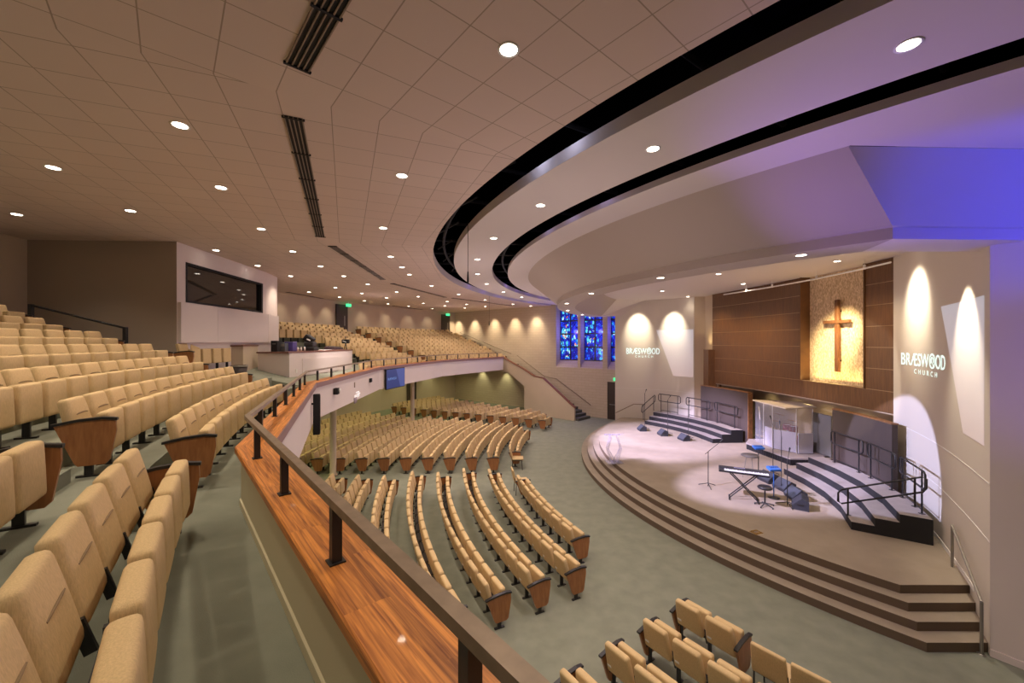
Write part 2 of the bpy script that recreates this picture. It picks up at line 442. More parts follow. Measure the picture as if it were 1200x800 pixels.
# ceiling: tiles in straight 18 degree sectors
ce = MB(); TI = 20.15
bounds = [76, 67.7, 49.7, 31.7, 13.7, -4.3, -22.3, -40.3, None]
for a, b2 in zip(bounds, bounds[1:]):
    c0 = (49.7 + 9 if a > 67 else (a - 9 if a != 76 else 58.7)); c0 = {76: 76.7, 67.7: 58.7}.get(a, a - 9)
    nrm = Vector((math.cos(R_(c0)), math.sin(R_(c0)))); tg = Vector((nrm.y, -nrm.x)); n = 16
    rows = []
    for R in (TI, 24.0, 28.0, 31.7):
        e = th_far(R, .02) if b2 is None else b2
        rows.append([pt(R, a + (e - a) * k / n, ZC) for k in range(n + 1)])
    vs = [v for r in rows for v in r]; fs = []; us = []
    def uvof(v):
        d = Vector((CX, CY)) - Vector((v.x, v.y)); ap = d.dot(nrm); t = d.dot(tg)
        return ((t + .285) / .57, (ap - 20.82) / .57)
    for i in range(3):
        for k in range(n):
            f = (i * (n + 1) + k, (i + 1) * (n + 1) + k, (i + 1) * (n + 1) + k + 1, i * (n + 1) + k + 1)
            fs.append(f); us.append([uvof(vs[q]) for q in f])
    ce.add(vs, fs, 0, False, us)
struct(ce.build('ceiling', tile_m, fix=False))
e_ = MB(); tf = th_far(TI, .02)
e_.strip([(TI, ZC, 76, tf), (TI, ZC + .28, 76, tf)], n=90); struct(e_.build('trim_3', ring_paint))
def ring(name, Ra, Rb):
    m = MB(); ta, tb = th_far(Ra, .02), th_far(Rb, .02)
    m.strip([(Ra, ZC, 70, ta), (Ra, ZC + .20, 70, ta), (Rb, ZC + .20, 70, tb), (Rb, ZC, 70, tb)], n=90, closed=True, caps=True)
    for p in range(len(m.sm)): m.sm[p] = False
    return struct(m.build(name, ring_paint))
ring('ceiling_ring_outer', 19.45, 18.02)
# inner ring with the drum that drops to the stage canopy
d_ = MB(); t1, t2 = th_far(17.38, .02), th_far(16.5, .02)
d_.strip([(16.3, ZC + .12, 70, -52), (17.38, ZC + .12, 70, t1), (17.38, ZC, 70, t1), (16.5, ZC, 70, t2)], n=90, smooth=False)
struct(d_.build('ceiling_ring_inner', ring_paint)); d_ = MB()
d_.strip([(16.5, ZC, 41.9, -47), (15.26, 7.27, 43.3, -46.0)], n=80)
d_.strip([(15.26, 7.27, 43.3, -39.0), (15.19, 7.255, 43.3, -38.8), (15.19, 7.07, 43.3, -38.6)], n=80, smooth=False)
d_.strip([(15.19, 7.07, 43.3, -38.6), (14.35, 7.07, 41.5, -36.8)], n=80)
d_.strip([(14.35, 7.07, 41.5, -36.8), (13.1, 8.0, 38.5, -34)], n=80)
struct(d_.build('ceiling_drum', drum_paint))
def q4(m, a, b2, c, d): m.add([a, b2, c, d], [(0, 1, 2, 3)])
f_ = MB()
A1 = pt(16.5, 41.9, ZC); B1 = pt(15.26, 43.3, 7.27); B1b = pt(15.19, 43.3, 7.255); B0 = pt(15.19, 43.3, 7.07); I1 = pt(14.35, 41.5, 7.07); I2 = pt(13.1, 38.5, 8.0)
q4(f_, A1, (9.3, 5.97, ZC), (8.75, 6.5, 7.27), B1); q4(f_, B1, (8.75, 6.5, 7.27), (8.75, 6.53, 7.255), B1b); q4(f_, B1b, (8.75, 6.53, 7.255), (8.75, 6.53, 7.07), B0)
q4(f_, B0, (8.75, 6.53, 7.07), (9.2, I1.y, 7.07), I1); q4(f_, I1, (9.2, I1.y, 7.07), (10.2, I2.y, 8.0), I2)
struct(f_.build('ceiling_canopy_end', paint))
x_ = MB(); ar = [pt(16.52, 41.9 + 28 * k / 20, ZC + .002) for k in range(21)]; x_.add(ar + [(ar[-1].x + 3, ar[-1].y, ZC + .002), (12, 1, ZC + .002), (12, 6.0, ZC + .002), (9.3, 5.97, ZC + .002)], [tuple(range(25))]); struct(x_.build('ceiling_side', ring_paint))
g_ = MB(); A1 = pt(15.19, -38.6, 7.07); I1 = pt(14.35, -36.8, 7.07); I2 = pt(13.1, -34, 8.0); O1 = pt(15.26, -39, 7.27); O2 = pt(16.5, -44, ZC)
q4(g_, A1, I1, (6.9, 25.05, 7.07), (6.7, 25.5, 7.07)); q4(g_, I1, I2, (8.2, 24.7, 8.0), (6.9, 25.05, 7.07)); q4(g_, O1, A1, (6.7, 25.5, 7.07), (6.7, 25.5, 7.27))
struct(g_.build('ceiling_canopy_far_end', ring_paint))
s_ = MB(); poly = [pt(13.1, 38.5 - 72.5 * k / 40) for k in range(41)] + [Vector((8.2, 24.7)), Vector((10.6, 23.5)), Vector((14.6, 23.5)), Vector((14.6, 8.6)), Vector((10.2, I2.y if False else pt(13.1, 38.5).y))]
s_.add([(p.x, p.y, 8.0) for p in poly], [tuple(range(len(poly)))], 0); struct(s_.build('ceiling_stage', ring_paint))
# black space above the ceiling slots, with painted steel
v_ = MB(); v_.strip([(21.0, ZC + .29, 74, -50), (21.0, 9.7, 74, -50), (15.6, 9.7, 74, -50), (15.6, ZC + .13, 74, -50)], n=60, smooth=False)
struct(v_.build('ceiling_slot_void', void_m))
k_ = MB()
for th in range(68, -44, -6):
    a, c = pt(20.8, th, ZC + .75), pt(16.6, th + 1.2, ZC + .6); k_.tube([a, c], .045, 6)
    k_.tube([pt(20.0, th, ZC + .42), pt(19.5, th + 2.5, ZC + .55)], .03, 6)
k_.tube([pt(19.8, 70 - 115 * k / 50, ZC + .5) for k in range(51)], .05, 6); k_.tube([pt(17.6, 70 - 115 * k / 50, ZC + .5) for k in range(51)], .05, 6)
struct(k_.build('ceiling_slot_steel', duct_m))

# walls
w_ = MB(); w_.strip([(31.3, 0, 60, th_far(31.3)), (31.3, ZC + .1, 60, th_far(31.3)), (31.6, ZC + .1, 60, th_far(31.3)), (31.6, 0, 60, th_far(31.3))], n=60, closed=True, caps=True)
for i in range(len(w_.sm)): w_.sm[i] = False
struct(w_.build('wall_back', paint_tan))

# far side wall with three tall stained glass bays
fe = Vector((.7664, -.6423)); fn = Vector((-.6423, -.7664))
def fw(s, off=0.0):           # s metres along the wall from x = -6, off into the room
    p = Vector((-6.0, far_y(-6.0))) + fe * s + fn * off; return p
def fs_px(px): 
    k = (px - 600) / F; y = 33.8 / (1 + .838 * k); return (k * y + 6.0) / fe.x
bays = [(fs_px(651.7), fs_px(677.0)), (fs_px(680.2), fs_px(706.3)), (fs_px(711.7), fs_px(738.0))]
fwm = MB()
def fbox(m, s0, s1, o0, o1, z0, z1, mi=0): m.prism([fw(s0, o0), fw(s1, o0), fw(s1, o1), fw(s0, o1)], z0, z1, mi)
ZSILL = 3.5; DB = 0.75
fbox(fwm, -1, bays[0][0], -DB, 0, 0, ZC + .1)
fbox(fwm, bays[0][0], 22, -DB, 0, 0, ZSILL)
fbox(fwm, bays[0][1], bays[1][0], -DB, 0, ZSILL, ZC + .1); fbox(fwm, bays[1][1], bays[2][0], -DB, 0, ZSILL, ZC + .1); fbox(fwm, bays[2][1], 22, -DB, 0, ZSILL, ZC + .1)
for s0, s1 in bays:           # sloping sill
    fwm.add([(*fw(s0, 0), ZSILL), (*fw(s1, 0), ZSILL), (*fw(s1, -.56), 4.02), (*fw(s0, -.56), 4.02), (*fw(s1, -.56), ZSILL), (*fw(s0, -.56), ZSILL)], [(0, 1, 2, 3), (1, 4, 2), (0, 3, 5), (2, 4, 5, 3)])
wall_far = struct(fwm.build('wall_far', block_m))
for i, (s0, s1) in enumerate(bays):
    g = MB(); fbox(g, s0, s1, -.62, -.58, 4.02, ZC); go = g.build('window_%d' % (i + 1), glass_m); struct(go)
    fr = MB(); c = (s0 + s1) / 2
    fbox(fr, c - .055, c + .055, -.585, -.545, 4.02, ZC)
    for z in (4.05, 5.05, 6.05, 7.05, 8.0): fbox(fr, s0, s1, -.585, -.56, z - .05, z + .05)
    for s in (s0 + .02, s1 - .02): fbox(fr, s - .03, s + .03, -.585, -.56, 4.02, ZC)
    fo = fr.build('window_bars', black, go)
# door beside the screen wall
dd = MB(); s0, s1 = fs_px(713.0), fs_px(731); fbox(dd, s0, s1, .0, .03, .0, 2.55); fbox(dd, s0 - .06, s0, .0, .05, 0, 2.62); fbox(dd, s0 - .06, s1 + .05, 0, .05, 2.55, 2.62)
do = struct(dd.build('door_1', door_m))
hb = MB(); a, c = fw(s0 + .12, .07), fw(s0 + .8, .07); hb.tube([(*a, 1.05), (*c, 1.05)], .02); hb.build('push_bar', grey_metal, do)

# curved screen wall on the near side of the stage
RS = arc_smooth([(11.60, 12.12), (11.25, 11.3), (10.75, 10.4), (10.13, 9.42), (9.08, 7.96), (8.24, 6.87)])
m = MB(); m.sweep(RS, [(0, 0), (0, 8.0), (.25, 8.0), (.25, 0)]); struct(m.build('wall_screen_right', screen_paint))
rv = MB()
for z in (2.95, 1.95): rv.sweep(RS, [(-.006, z - .008), (-.006, z + .008), (.0, z + .008), (.0, z - .008)])
rv.sweep(RS[:-4], [(-.015, ST), (-.015, ST + .1), (0, ST + .1), (0, ST)]); struct(rv.build('trim_4', white_m))
m = MB(); m.sweep([(8.24, 6.87), (9.35, 5.40), (10.6, 3.2), (11.0, 0.5)], [(0, 0), (0, ZC), (.25, ZC), (.25, 0)]); struct(m.build('wall_side_right', paint))
m = MB(); m.sweep([(8.24, 6.87), (9.35, 5.40), (10.6, 3.2)], [(-.02, 0), (-.02, .12), (0, .12), (0, 0)]); struct(m.build('baseboard_right', paint))
# its twin on the far side
LS = arc_smooth([(6.55, 25.3), (8.3, 24.75), (9.55, 23.85), (10.4, 22.75)])
m = MB(); m.sweep(LS, [(0, 0), (0, 8.0), (.25, 8.0), (.25, 0)]); struct(m.build('wall_screen_left', screen_paint))
rv = MB(); rv.sweep(LS, [(-.006, 2.5), (-.006, 2.51), (0, 2.51), (0, 2.5)]); rv.sweep(LS, [(-.006, 1.7), (-.006, 1.71), (0, 1.71), (0, 1.7)]); struct(rv.build('trim_5', white_m))
m = MB(); m.prism([(10.42, 22.75), (10.95, 22.6), (11.0, 21.35), (11.25, 21.35), (11.25, 23.0), (10.5, 23.0)], ST, 8.0); struct(m.build('wall_stage_left', paint_tan))

# walnut wall: gently bowed, with grooves, opening for the stone panel, floating over a tan niche
def wx(y):                    # x of the walnut face
    t = (y - 12.0) / 9.6; return 11.62 - .76 * t + 1.3 * t * (1 - t)
WY = [12.0 + 9.6 * k / 48 for k in range(49)]
PY0, PY1, PZ0 = 13.2, 16.0, 3.88
def wood_panel(m, y0, y1, z0, z1):
    ys = [y0] + [y for y in WY if y0 < y < y1] + [y1]
    m.sweep([(wx(y), y) for y in ys], [(0, z0), (0, z1), (-.3, z1), (-.3, z0)])
GZ = [3.2, 3.88, 4.56, 5.24, 5.92, 6.60, 7.28, 8.0]
wm = MB()
for z0, z1 in zip(GZ, GZ[1:]):
    g = .012
    if z0 >= PZ0 - .01: wood_panel(wm, 12.0, PY0, z0 + g, z1 - g); wood_panel(wm, PY1, 21.6, z0 + g, z1 - g)
    else: wood_panel(wm, 12.0, 21.6, z0 + g, z1 - g)
struct(wm.build('wall_walnut', wall_wood))
gm = MB()
for z in GZ[1:-1]:
    for y0, y1 in (((12.0, PY0), (PY1, 21.6)) if z > PZ0 else ((12.0, 21.6),)):
        ys = [y0] + [y for y in WY if y0 < y < y1] + [y1]
        gm.sweep([(wx(y) + .012, y) for y in ys], [(0, z - .012), (0, z + .012), (-.1, z + .012), (-.1, z - .012)])
struct(gm.build('trim_6', mat('groove_strip', (0.36, 0.24, 0.13), 0.5)))
sm_ = MB(); sm_.prism([(wx(y) + .34, y) for y in (PY0 - .1, 14, 15, PY1 + .1)] + [(wx(y) + .5, y) for y in (PY1 + .1, 15, 14, PY0 - .1)], PZ0 - .1, 8.0); struct(sm_.build('wall_stone_panel', stone_m))
sl = MB(); sl.prism([(wx(PY0) + .02, PY0), (wx(PY1) + .02, PY1), (wx(PY1) + .4, PY1), (wx(PY0) + .4, PY0)], PZ0 - .06, PZ0); struct(sl.build('trim_7', wall_wood))
jm = MB(); jm.box((wx(PY1) + .16, PY1 + .02, 5.94), (.4, .04, 4.12)); jm.box((wx(PY0) + .16, PY0 - .02, 5.94), (.4, .04, 4.12)); struct(jm.build('trim_8', wall_wood))
nb = MB(); nb.prism([(12.0, 11.6), (13.6, 11.6), (13.6, 22.6), (11.0, 22.6), (11.0, 22.4), (13.35, 22.0), (13.35, 12.0), (12.0, 12.0)], ST, 3.3); struct(nb.build('wall_stage_back', paint_tan))
nt_ = MB(); nt_.prism([(wx(y) + .05, y) for y in WY[::4]] + [(13.6, 21.6), (13.6, 12.0)], 3.17, 3.21); struct(nt_.build('ceiling_niche', paint_tan))
lb = MB(); lb.prism([(10.62, 22.1), (10.62, 21.55), (11.2, 21.3), (11.2, 22.1)], 2.9, 5.0); struct(lb.build('trim_9', wall_wood))

# stage: four curved steps and a platform
step_m = mat('step_riser_shaded_carpet', (0.13, 0.09, 0.06), 0.95)  # stage carpet in a darker tone, shade of the step fronts painted in
def step_outline(o, back=False):
    R = 14.05 - o; y0 = 6.95 + o; tn = math.degrees(math.asin((CY - y0) / R))
    return [Vector((8.35 + .72 * o, y0))] + [pt(R, tn + (-40.5 + o * 2 - tn) * k / 90) for k in range(91)]
BACK = [Vector((8.3, 25.2)), Vector((13.4, 24.5)), Vector((13.4, 9.0)), Vector((9.9, 8.6))]
sg = MB()
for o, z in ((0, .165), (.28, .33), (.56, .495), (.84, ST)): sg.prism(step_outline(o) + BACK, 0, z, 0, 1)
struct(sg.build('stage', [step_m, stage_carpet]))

# far stair up to the balcony, its sloped side wall and cap
sa = Vector((4.28, 27.35)); sd = Vector((-.713, .702)); sn = Vector((.702, .713)); SL = 7.06
def spt(t, off=0.0): return sa + sd * (t * 4.68) + sn * off
profile = [(0, 0), (1.0, 0), (1.0, 2.02), (1.37, 3.0), (1.53, 3.0), (1.53, 4.2), (1.35, 3.85), (1.05, 3.35), (.78, 2.80), (.60, 2.72), (.30, 1.80), (0, .85)]
sw = MB(); sw.plate([(*spt(t), z) for t, z in profile], (*(sn * .14), 0)); struct(sw.build('wall_stair', paint_tan))
capm = MB(); top = [(1.53, 4.23), (1.35, 3.88), (1.05, 3.38), (.78, 2.83), (.60, 2.75), (.30, 1.83), (-.01, .87)]
for (t0, z0), (t1, z1) in zip(top, top[1:]):
    a, c = spt(t0, -.04), spt(t1, -.04); w = sn * .22
    capm.add([(*a, z0), (*c, z1), (*(c + w), z1), (*(a + w), z0), (*a, z0 + .05), (*c, z1 + .05), (*(c + w), z1 + .05), (*(a + w), z0 + .05)], [(0, 1, 2, 3), (4, 7, 6, 5), (0, 4, 5, 1), (2, 6, 7, 3), (0, 3, 7, 4), (1, 5, 6, 2)])
struct(capm.build('trim_11', edge_wood))
stp = MB(); zt = 0.0
for i in range(21):
    t0 = -.05 + i * .075; z = min(ZB, .18 * (i + 1)) if i < 11 else min(ZB, .18 * i)
    if i == 10 or i == 11: z = 1.93
    a, c = spt(t0, .14), spt(t0 + .075, .14); w = 1.45
    stp.prism([a, c, c + sn * w, a + sn * w], 0 if i < 7 else z - .32, z)
struct(stp.build('stairs', mat('dark_stair_carpet', (0.10, 0.10, 0.085), 0.95)))

# control booth
BK = [(-9.56, 11.36), (-10.08, 16.34), (-10.35, 17.52)]
bt = MB()
def bxz(y): return -9.56 - .1044 * (y - 11.36)
def bwall(y0, y1, z0, z1, o=0.0, t=.2): bt.prism([(bxz(y0) + o, y0), (bxz(y1) + o, y1), (bxz(y1) - t, y1), (bxz(y0) - t, y0)], z0, z1)
WZ0, WZ1, WYa, WYb = 6.58, 7.76, 11.72, 16.05
bwall(11.36, WYa, 4.5, ZC); bwall(WYb, 16.34, 4.5, ZC); bwall(WYa, WYb, 4.5, WZ0); bwall(WYa, WYb, WZ1, ZC)
bt.prism([(-10.08, 16.34), (-10.35, 17.52), (-10.6, 17.6), (-10.3, 16.3)], 3.9, ZC)
bt.prism([(-10.35, 17.52), (-13.8, 18.6), (-13.8, 18.8), (-10.45, 17.75)], 3.9, ZC)
struct(bt.build('wall_booth', paint))
bs = MB(); bs.prism([(-9.56, 11.36), (-13.6, 11.16), (-13.6, 11.36), (-9.70, 11.56)], 3.9, ZC); struct(bs.build('wall_booth_side', paint_taupe))
bp_ = MB()
def bpanel(y0, y1): bp_.prism([(bxz(y0) + .1, y0), (bxz(y1) + .1, y1), (bxz(y1) - .02, y1), (bxz(y0) - .02, y0)], 5.40, 6.55)
bpanel(11.40, 13.05); bpanel(13.06, 16.32); bp_.prism([(-9.98, 16.33), (-10.24, 17.50), (-10.36, 17.52), (-10.09, 16.34)], 5.40, 6.55)
struct(bp_.build('trim_12', paint))
bw = MB(); y0, y1 = WYa, WYb; bw.prism([(bxz(y0) - .08, y0), (bxz(y1) - .08, y1), (bxz(y1) - .1, y1), (bxz(y0) - .1, y0)], WZ0, WZ1); bwo = struct(bw.build('window_4', dark_glass))
bf = MB()
def bfr(y0, y1, z0, z1): bf.prism([(bxz(y0) + .02, y0), (bxz(y1) + .02, y1), (bxz(y1) - .12, y1), (bxz(y0) - .12, y0)], z0, z1)
bfr(WYa, WYb, WZ0, WZ0 + .06); bfr(WYa, WYb, WZ1 - .06, WZ1); bfr(WYa, WYa + .06, WZ0, WZ1); bfr(WYb - .12, WYb, WZ0, WZ1)
bf.build('window_frame', blackmatte, bwo)

# booth desk
def desk(name, poly, z0, z1, over, m_):
    e = MB(); e.prism(poly, z0, z1 - .05); o = e.build(name, m_)
    c = sum((Vector(p) for p in poly), Vector((0, 0))) / len(poly)
    tp = [Vector(p) + (Vector(p) - c).normalized() * over for p in poly]
    t = MB(); t.prism(tp, z1 - .05, z1); t.build('counter_top', edge_wood_obj, o); return o
edge_wood_obj = wood_mat('counter_wood', (0.13, 0.05, 0.035), (0.22, 0.09, 0.06), (1, 1, 8), rough=0.4)
K = [(-8.30, 14.85), (-8.10, 20.2), (-8.95, 20.4), (-9.6, 15.05)]
dk = tag(desk('control_desk', K, 3.9, 5.04, .06, paint), 'long white sound desk with dark wooden top at the balcony front', 'desk')
pn = MB(); pn.prism([(-8.245, 15.7), (-8.135, 18.7), (-8.16, 18.7), (-8.27, 15.7)], 4.1, 4.75); pn.build('access_panel', paint, dk)
swp = MB(); swp.box((-8.275, 15.3, 4.3), (.02, .09, .14)); swp.build('switch_plate', white_m, dk)
K2 = [(-9.45, 14.0), (-9.95, 15.6), (-10.25, 15.5), (-9.85, 13.95)]
tag(desk('side_counter', K2, 3.9, 5.30, .06, paint_tan), 'short tan side counter behind the sound desk, beside the trash bin', 'counter')

# doors to the back
def back_door(name, th, R, z0, h, w=1.0):
    p = pt(R, th); rz = R_(th)
    d = MB(); d.box((p.x, p.y, z0 + h / 2), (.08, w, h), rz); o = struct(d.build(name, door_m))
    g = MB(); f = Vector((math.cos(R_(th)), math.sin(R_(th)))) * .045; t = Vector((-f.y, f.x)).normalized() * .22
    g.box((p.x + f.x + t.x, p.y + f.y + t.y, z0 + h * .52), (.01, .09, h * .3), rz); g.build('glass_strip', grey_metal, o); return p
def exit_sign(p, z, rz, label):
    o = empty('exit_sign', (p.x, p.y, z), rz)
    a = MB(); a.box((0, 0, 0), (.06, .36, .2)); a.build('housing', exit_m, o)
    cu = bpy.data.curves.new('exit_text', 'FONT'); cu.body = 'EXIT'; cu.size = .16; cu.align_x = 'CENTER'; cu.align_y = 'CENTER'
    tmp = bpy.data.objects.new('t', cu); me = bpy.data.meshes.new_from_object(tmp); bpy.data.objects.remove(tmp)
    me.materials.append(white_m); t = bpy.data.objects.new('lettering', me); COL.objects.link(t); t.parent = o
    t.rotation_euler = (R_(90), 0, R_(90)); t.location = (.032, 0, 0)
    b3 = MB(); b3.box((0, 0, .17), (.03, .03, .14)); b3.build('bracket', white_m, o)
    tag(o, label, 'exit sign', 'exit signs'); return o
# doors and exit signs
back_door('door_2', -20.9, 31.2, tier_z(7), 2.35, 1.05); back_door('door_3', -41.3, 31.2, tier_z(7), 2.3, 1.0)
back_door('door_4', -34.0, 31.15, 0, 2.3, 1.0); back_door('door_5', -14.5, 31.2, 0, 2.2, 1.9)
p = pt(30.9, -21.5); exit_sign(p, 8.02, R_(-38), 'green exit sign over the dark door in the middle of the balcony back wall')
p = pt(30.8, -41.2); exit_sign(p, 7.98, R_(-55), 'green exit sign over the dark door in the far corner of the balcony')
p = fw(fs_px(722.5), .08); exit_sign(p, 2.83, R_(-129), 'green exit sign over the ground floor door beside the stained glass windows')

# ------------------------------------------------------------------ auditorium seats
def tilt(y, z, a): return Matrix.Translation((0, y, z)) @ Matrix.Rotation(a, 4, 'X')
def seat_meshes(low=False):
    seg = 1 if low else 3
    plate = MB(); wq = .44 if low else .485; back = MB(); Mb = tilt(-.205, .625, R_(13))
    plate.box(Mb @ Vector((-.17, -.051, -.12)), (.07, .004, .035), M=Matrix.Rotation(R_(13), 4, 'X')); back.rbox((wq, .098, .49), Mb, .046 if not low else .018, seg, 0, 0.0 if low else .014, .13 if not low else .03)
    if not low:
        back.tube([Mb @ Vector((x, .0615 - .012 * (x / .16) ** 2, .045 + .014 * math.cos(x * 9))) for x in (-.14, -.09, -.04, 0, .04, .09, .14)], .008, 5, 1)
    seat = MB(); Ms = tilt(.085, .475, R_(2))
    seat.rbox((.44 if low else .475, .115, .46), Ms, .04 if not low else .018, seg, 0, 0.0 if low else .012, .03)
    leg = MB()
    leg.box((0, -.02, .20), (.035, .07, .40)); leg.box((0, -.02, .010), (.05, .20, .02)); leg.box((0, -.12, .38), (.03, .05, .18), M=Matrix.Rotation(R_(16), 4, 'X'))
    bar = MB(); bar.box((0, -.03, .33), (.50, .05, .04)); bar.box((0, .0, .385), (.42, .09, .03))
    pan = MB()
    pr = [(.21, .612), (.215, .50), (.16, .17), (.12, .13), (-.10, .13), (-.13, .17), (-.285, .585), (-.1, .62), (.1, .634)]
    pan.plate([(-.02, y, z) for y, z in pr], (.04, 0, 0))
    arm = MB(); ap = [(.225, .615), (.10, .635), (-.1, .622), (-.31, .582)]
    for (y0, z0), (y1, z1) in zip(ap, ap[1:]):
        arm.plate([(-.03, y0, z0), (-.03, y1, z1), (-.03, y1, z1 + .028), (-.03, y0, z0 + .028)], (.06, 0, 0))
    return dict(plate=plate, back=back, seat=seat, leg=leg, bar=bar, pan=pan, arm=arm)
SM = seat_meshes(); SL_ = seat_meshes(True)
PROTO = {}
for k, (nm, ms) in dict(plate=('number_plate', white_m), back=('backrest', [fabric, seam_m]), seat=('seat_cushion', fabric), leg=('leg', black), bar=('seat_frame', black), pan=('end_panel', panel_wood), arm=('armrest', black)).items():
    o = SM[k].build(nm, ms); PROTO[k] = o.data; bpy.data.objects.remove(o)
    SL_[k].sm = [False] * len(SL_[k].sm); o = SL_[k].build(nm, ms); PROTO['low_' + k] = o.data; bpy.data.objects.remove(o)

SEATS = []                    # (x, y, z, rz, end flags, label, group)
def row(sec, rown, R, z, th0, th1, n=None, ends='ab', endname='aisle', sp=SP, group=None, where='', skip=()):
    """seats of one row from th0 toward th1 (degrees)"""
    d = math.degrees(sp / R); sgn = -1 if th1 < th0 else 1
    cnt = n or max(1, int(abs(th1 - th0) / d + .35))
    for i in range(cnt):
        if i in skip: continue
        th = th0 + sgn * d * (i + .5); e = ''
        if i == 0 and 'a' in ends: e += 'R' if sgn < 0 else 'L'
        if i == cnt - 1 and 'b' in ends: e += 'L' if sgn < 0 else 'R'
        p = pt(R, th)
        if z == 0 and any(math.hypot(p.x - cx, p.y - cy) < .42 for cx, cy in ((-7.25, 16.15), (-6.1, 24.4))): continue
        SEATS.append((p.x, p.y, z, R_(th - 90), e, 'tan seat, %s from the %s, %s row, %s' % (ORD[i + 1], endname, ORD[rown], where), group, (i == 0 if sgn < 0 else i == cnt - 1)))
# main floor: blocks fan round the stage
for k in range(9):
    R = 17.05 + .9 * k; near_end = 24.6 if k == 0 else 28.1
    row('mid', k + 1, R, 0, near_end, 9.6 if k == 0 else 7.7, endname='right end', group='seats of the main floor middle block', where='main floor middle block')
for k in range(14):
    R = 17.05 + .9 * k
    row('far', k + 1, R, 0, -1.6 if k == 0 else 1.2, -16.3 if k == 0 else -19.6, endname='cross aisle', group='seats of the main floor block under the balcony', where='block below the balcony')
for k in range(14):
    R = 17.05 + .9 * k
    row('far2', k + 1, R, 0, -25.9, None or (-29.6 if k == 0 else -33.2 - .25 * k), endname='aisle', group='seats of the main floor block beside the far stair', where='block beside the far stair')
for k in range(4):
    R = 17.05 + .9 * k
    row('near', k + 1, R, 0, 34.2, 43, n=(2 if k == 0 else (6 if k == 1 else 5)), endname='left end', group='seats of the main floor block at lower right', where='lower right block')
# balcony
def brad(n): return 24.25 + PITCH * n
for n in range(0, 3):
    row('bnear', n + 1, brad(n), tier_z(n), 32.75, 43, n=(8 if n == 0 else 5), ends='a', endname='end panel', group='balcony seats at lower left', where='lower left balcony block', sp=.53)
for n in range(0, 7):
    row('bleft', n + 1, brad(n), tier_z(n), 29.5, [14.2, 14.2, 14.8, 13.6, 14.4, 14.4, 14.4][n], endname='left end panel', group='balcony seats left of the control booth', where='balcony block before the booth', sp=.56)
row('bbooth', 1, brad(3) + .05, tier_z(3), 11.75, 8, n=4, ends='a', endname='left end panel', group='four seats under the booth window', where='short line under the booth window', sp=.56)
for n in range(0, 8):
    row('bmid', n + 1, brad(n), tier_z(n), (-4.4 if n in (0, 6, 7) else -10.9), -20.0, ends='b', endname='desk side', group='seats of the middle balcony block', where='middle balcony block', sp=.56)
for n in range(0, 8):
    row('bfar', n + 1, brad(n), tier_z(n), -22.9, -42.6 + (.0 if n < 5 else .6), endname='aisle', group='seats of the far balcony block', where='far balcony block', sp=.56)

dg = bpy.context.evaluated_depsgraph_get()
def bvh_of(names):
    vs, fs = [], []
    for o in bpy.data.objects:
        if o.type == 'MESH' and o.name in names:
            b0 = len(vs); vs += [o.matrix_world @ v.co for v in o.data.vertices]; fs += [[b0 + i for i in pl.vertices] for pl in o.data.polygons]
    return BVHTree.FromPolygons(vs, fs)
OCC = bvh_of({'balcony_parapet', 'trim_1', 'balcony_floor', 'control_desk', 'side_counter', 'wall_booth', 'wall_stair', 'wall_booth_side'})
CAM = Vector((0, 0, HC))
def visible(x, y, z, rz):
    M = Matrix.Translation((x, y, z)) @ Matrix.Rotation(rz, 4, 'Z'); ok = False
    for lp in ((-.24, -.24, .85), (.24, -.24, .85), (-.22, .12, .70), (.22, .12, .70), (0, .1, .45), (.2, -.1, .5), (-.2, -.1, .5)):
        w = M @ Vector(lp)
        if w.y < .25: continue
        px, py = 600 + F * w.x / w.y, 401 - F * (w.z - HC) / w.y
        if not (-4 < px < 1204 and -4 < py < 804): continue
        d = w - CAM; h = OCC.ray_cast(CAM, d.normalized(), d.length - .01)
        if h[0] is None: return True
    return False
VIS = [s for s in SEATS if visible(*s[:4])]
VIS.sort(key=lambda s: (Vector(s[:3]) - CAM).length)
print('seats', len(SEATS), 'visible', len(VIS))
def place(name, key, parent, x=0.0, low=False):
    o = bpy.data.objects.new(name, PROTO[('low_' if low else '') + key]); COL.objects.link(o); o.parent = parent; o.location = (x, 0, 0); return o
BASE = {}
def seat_proto(e, last, low):
    r = empty('auditorium_seat', (0, 0, 0))
    q = place('backrest', 'back', r, 0, low); low or place('number_plate', 'plate', q); place('seat_cushion', 'seat', r, 0, low); place('seat_frame', 'bar', r); place('leg', 'leg', r, -.265)
    if last: place('leg', 'leg', r, .265)
    for ch, sx in (('L', -.283), ('R', .283)):
        if ch in e:
            q = place('end_panel', 'pan', r, sx); place('armrest', 'arm', q)
    return r
for i, (x, y, z, rz, e, lab, grp, last) in enumerate(VIS[:300]):
    low = i > 130; key = (e, last, low)
    if key not in BASE: o = BASE[key] = seat_proto(e, last, low)
    else: o = copy_tree(BASE[key])
    o.location = (x, y, z); o.rotation_euler = (0, 0, rz); tag(o, lab, 'seat', grp)
rest = MB()
RM = [fabric, seam_m, black, panel_wood]
for (x, y, z, rz, e, lab, grp, last) in VIS[300:]:
    M = Matrix.Translation((x, y, z)) @ Matrix.Rotation(rz, 4, 'Z')
    def put(key, mi, dx=0):
        me = PROTO['low_' + key]; rest.add([M @ (v.co + Vector((dx, 0, 0))) for v in me.vertices], [tuple(pl.vertices) for pl in me.polygons], mi, False)
    put('back', 0); put('seat', 0); put('bar', 2); put('leg', 2, -.265)
    for ch, sx in (('L', -.283), ('R', .283)):
        if ch in e: put('pan', 3, sx); put('arm', 2, sx)
tag(rest.build('auditorium_seats', RM), 'small distant tan folding seats in far balcony and under it', 'seats', kind='stuff')

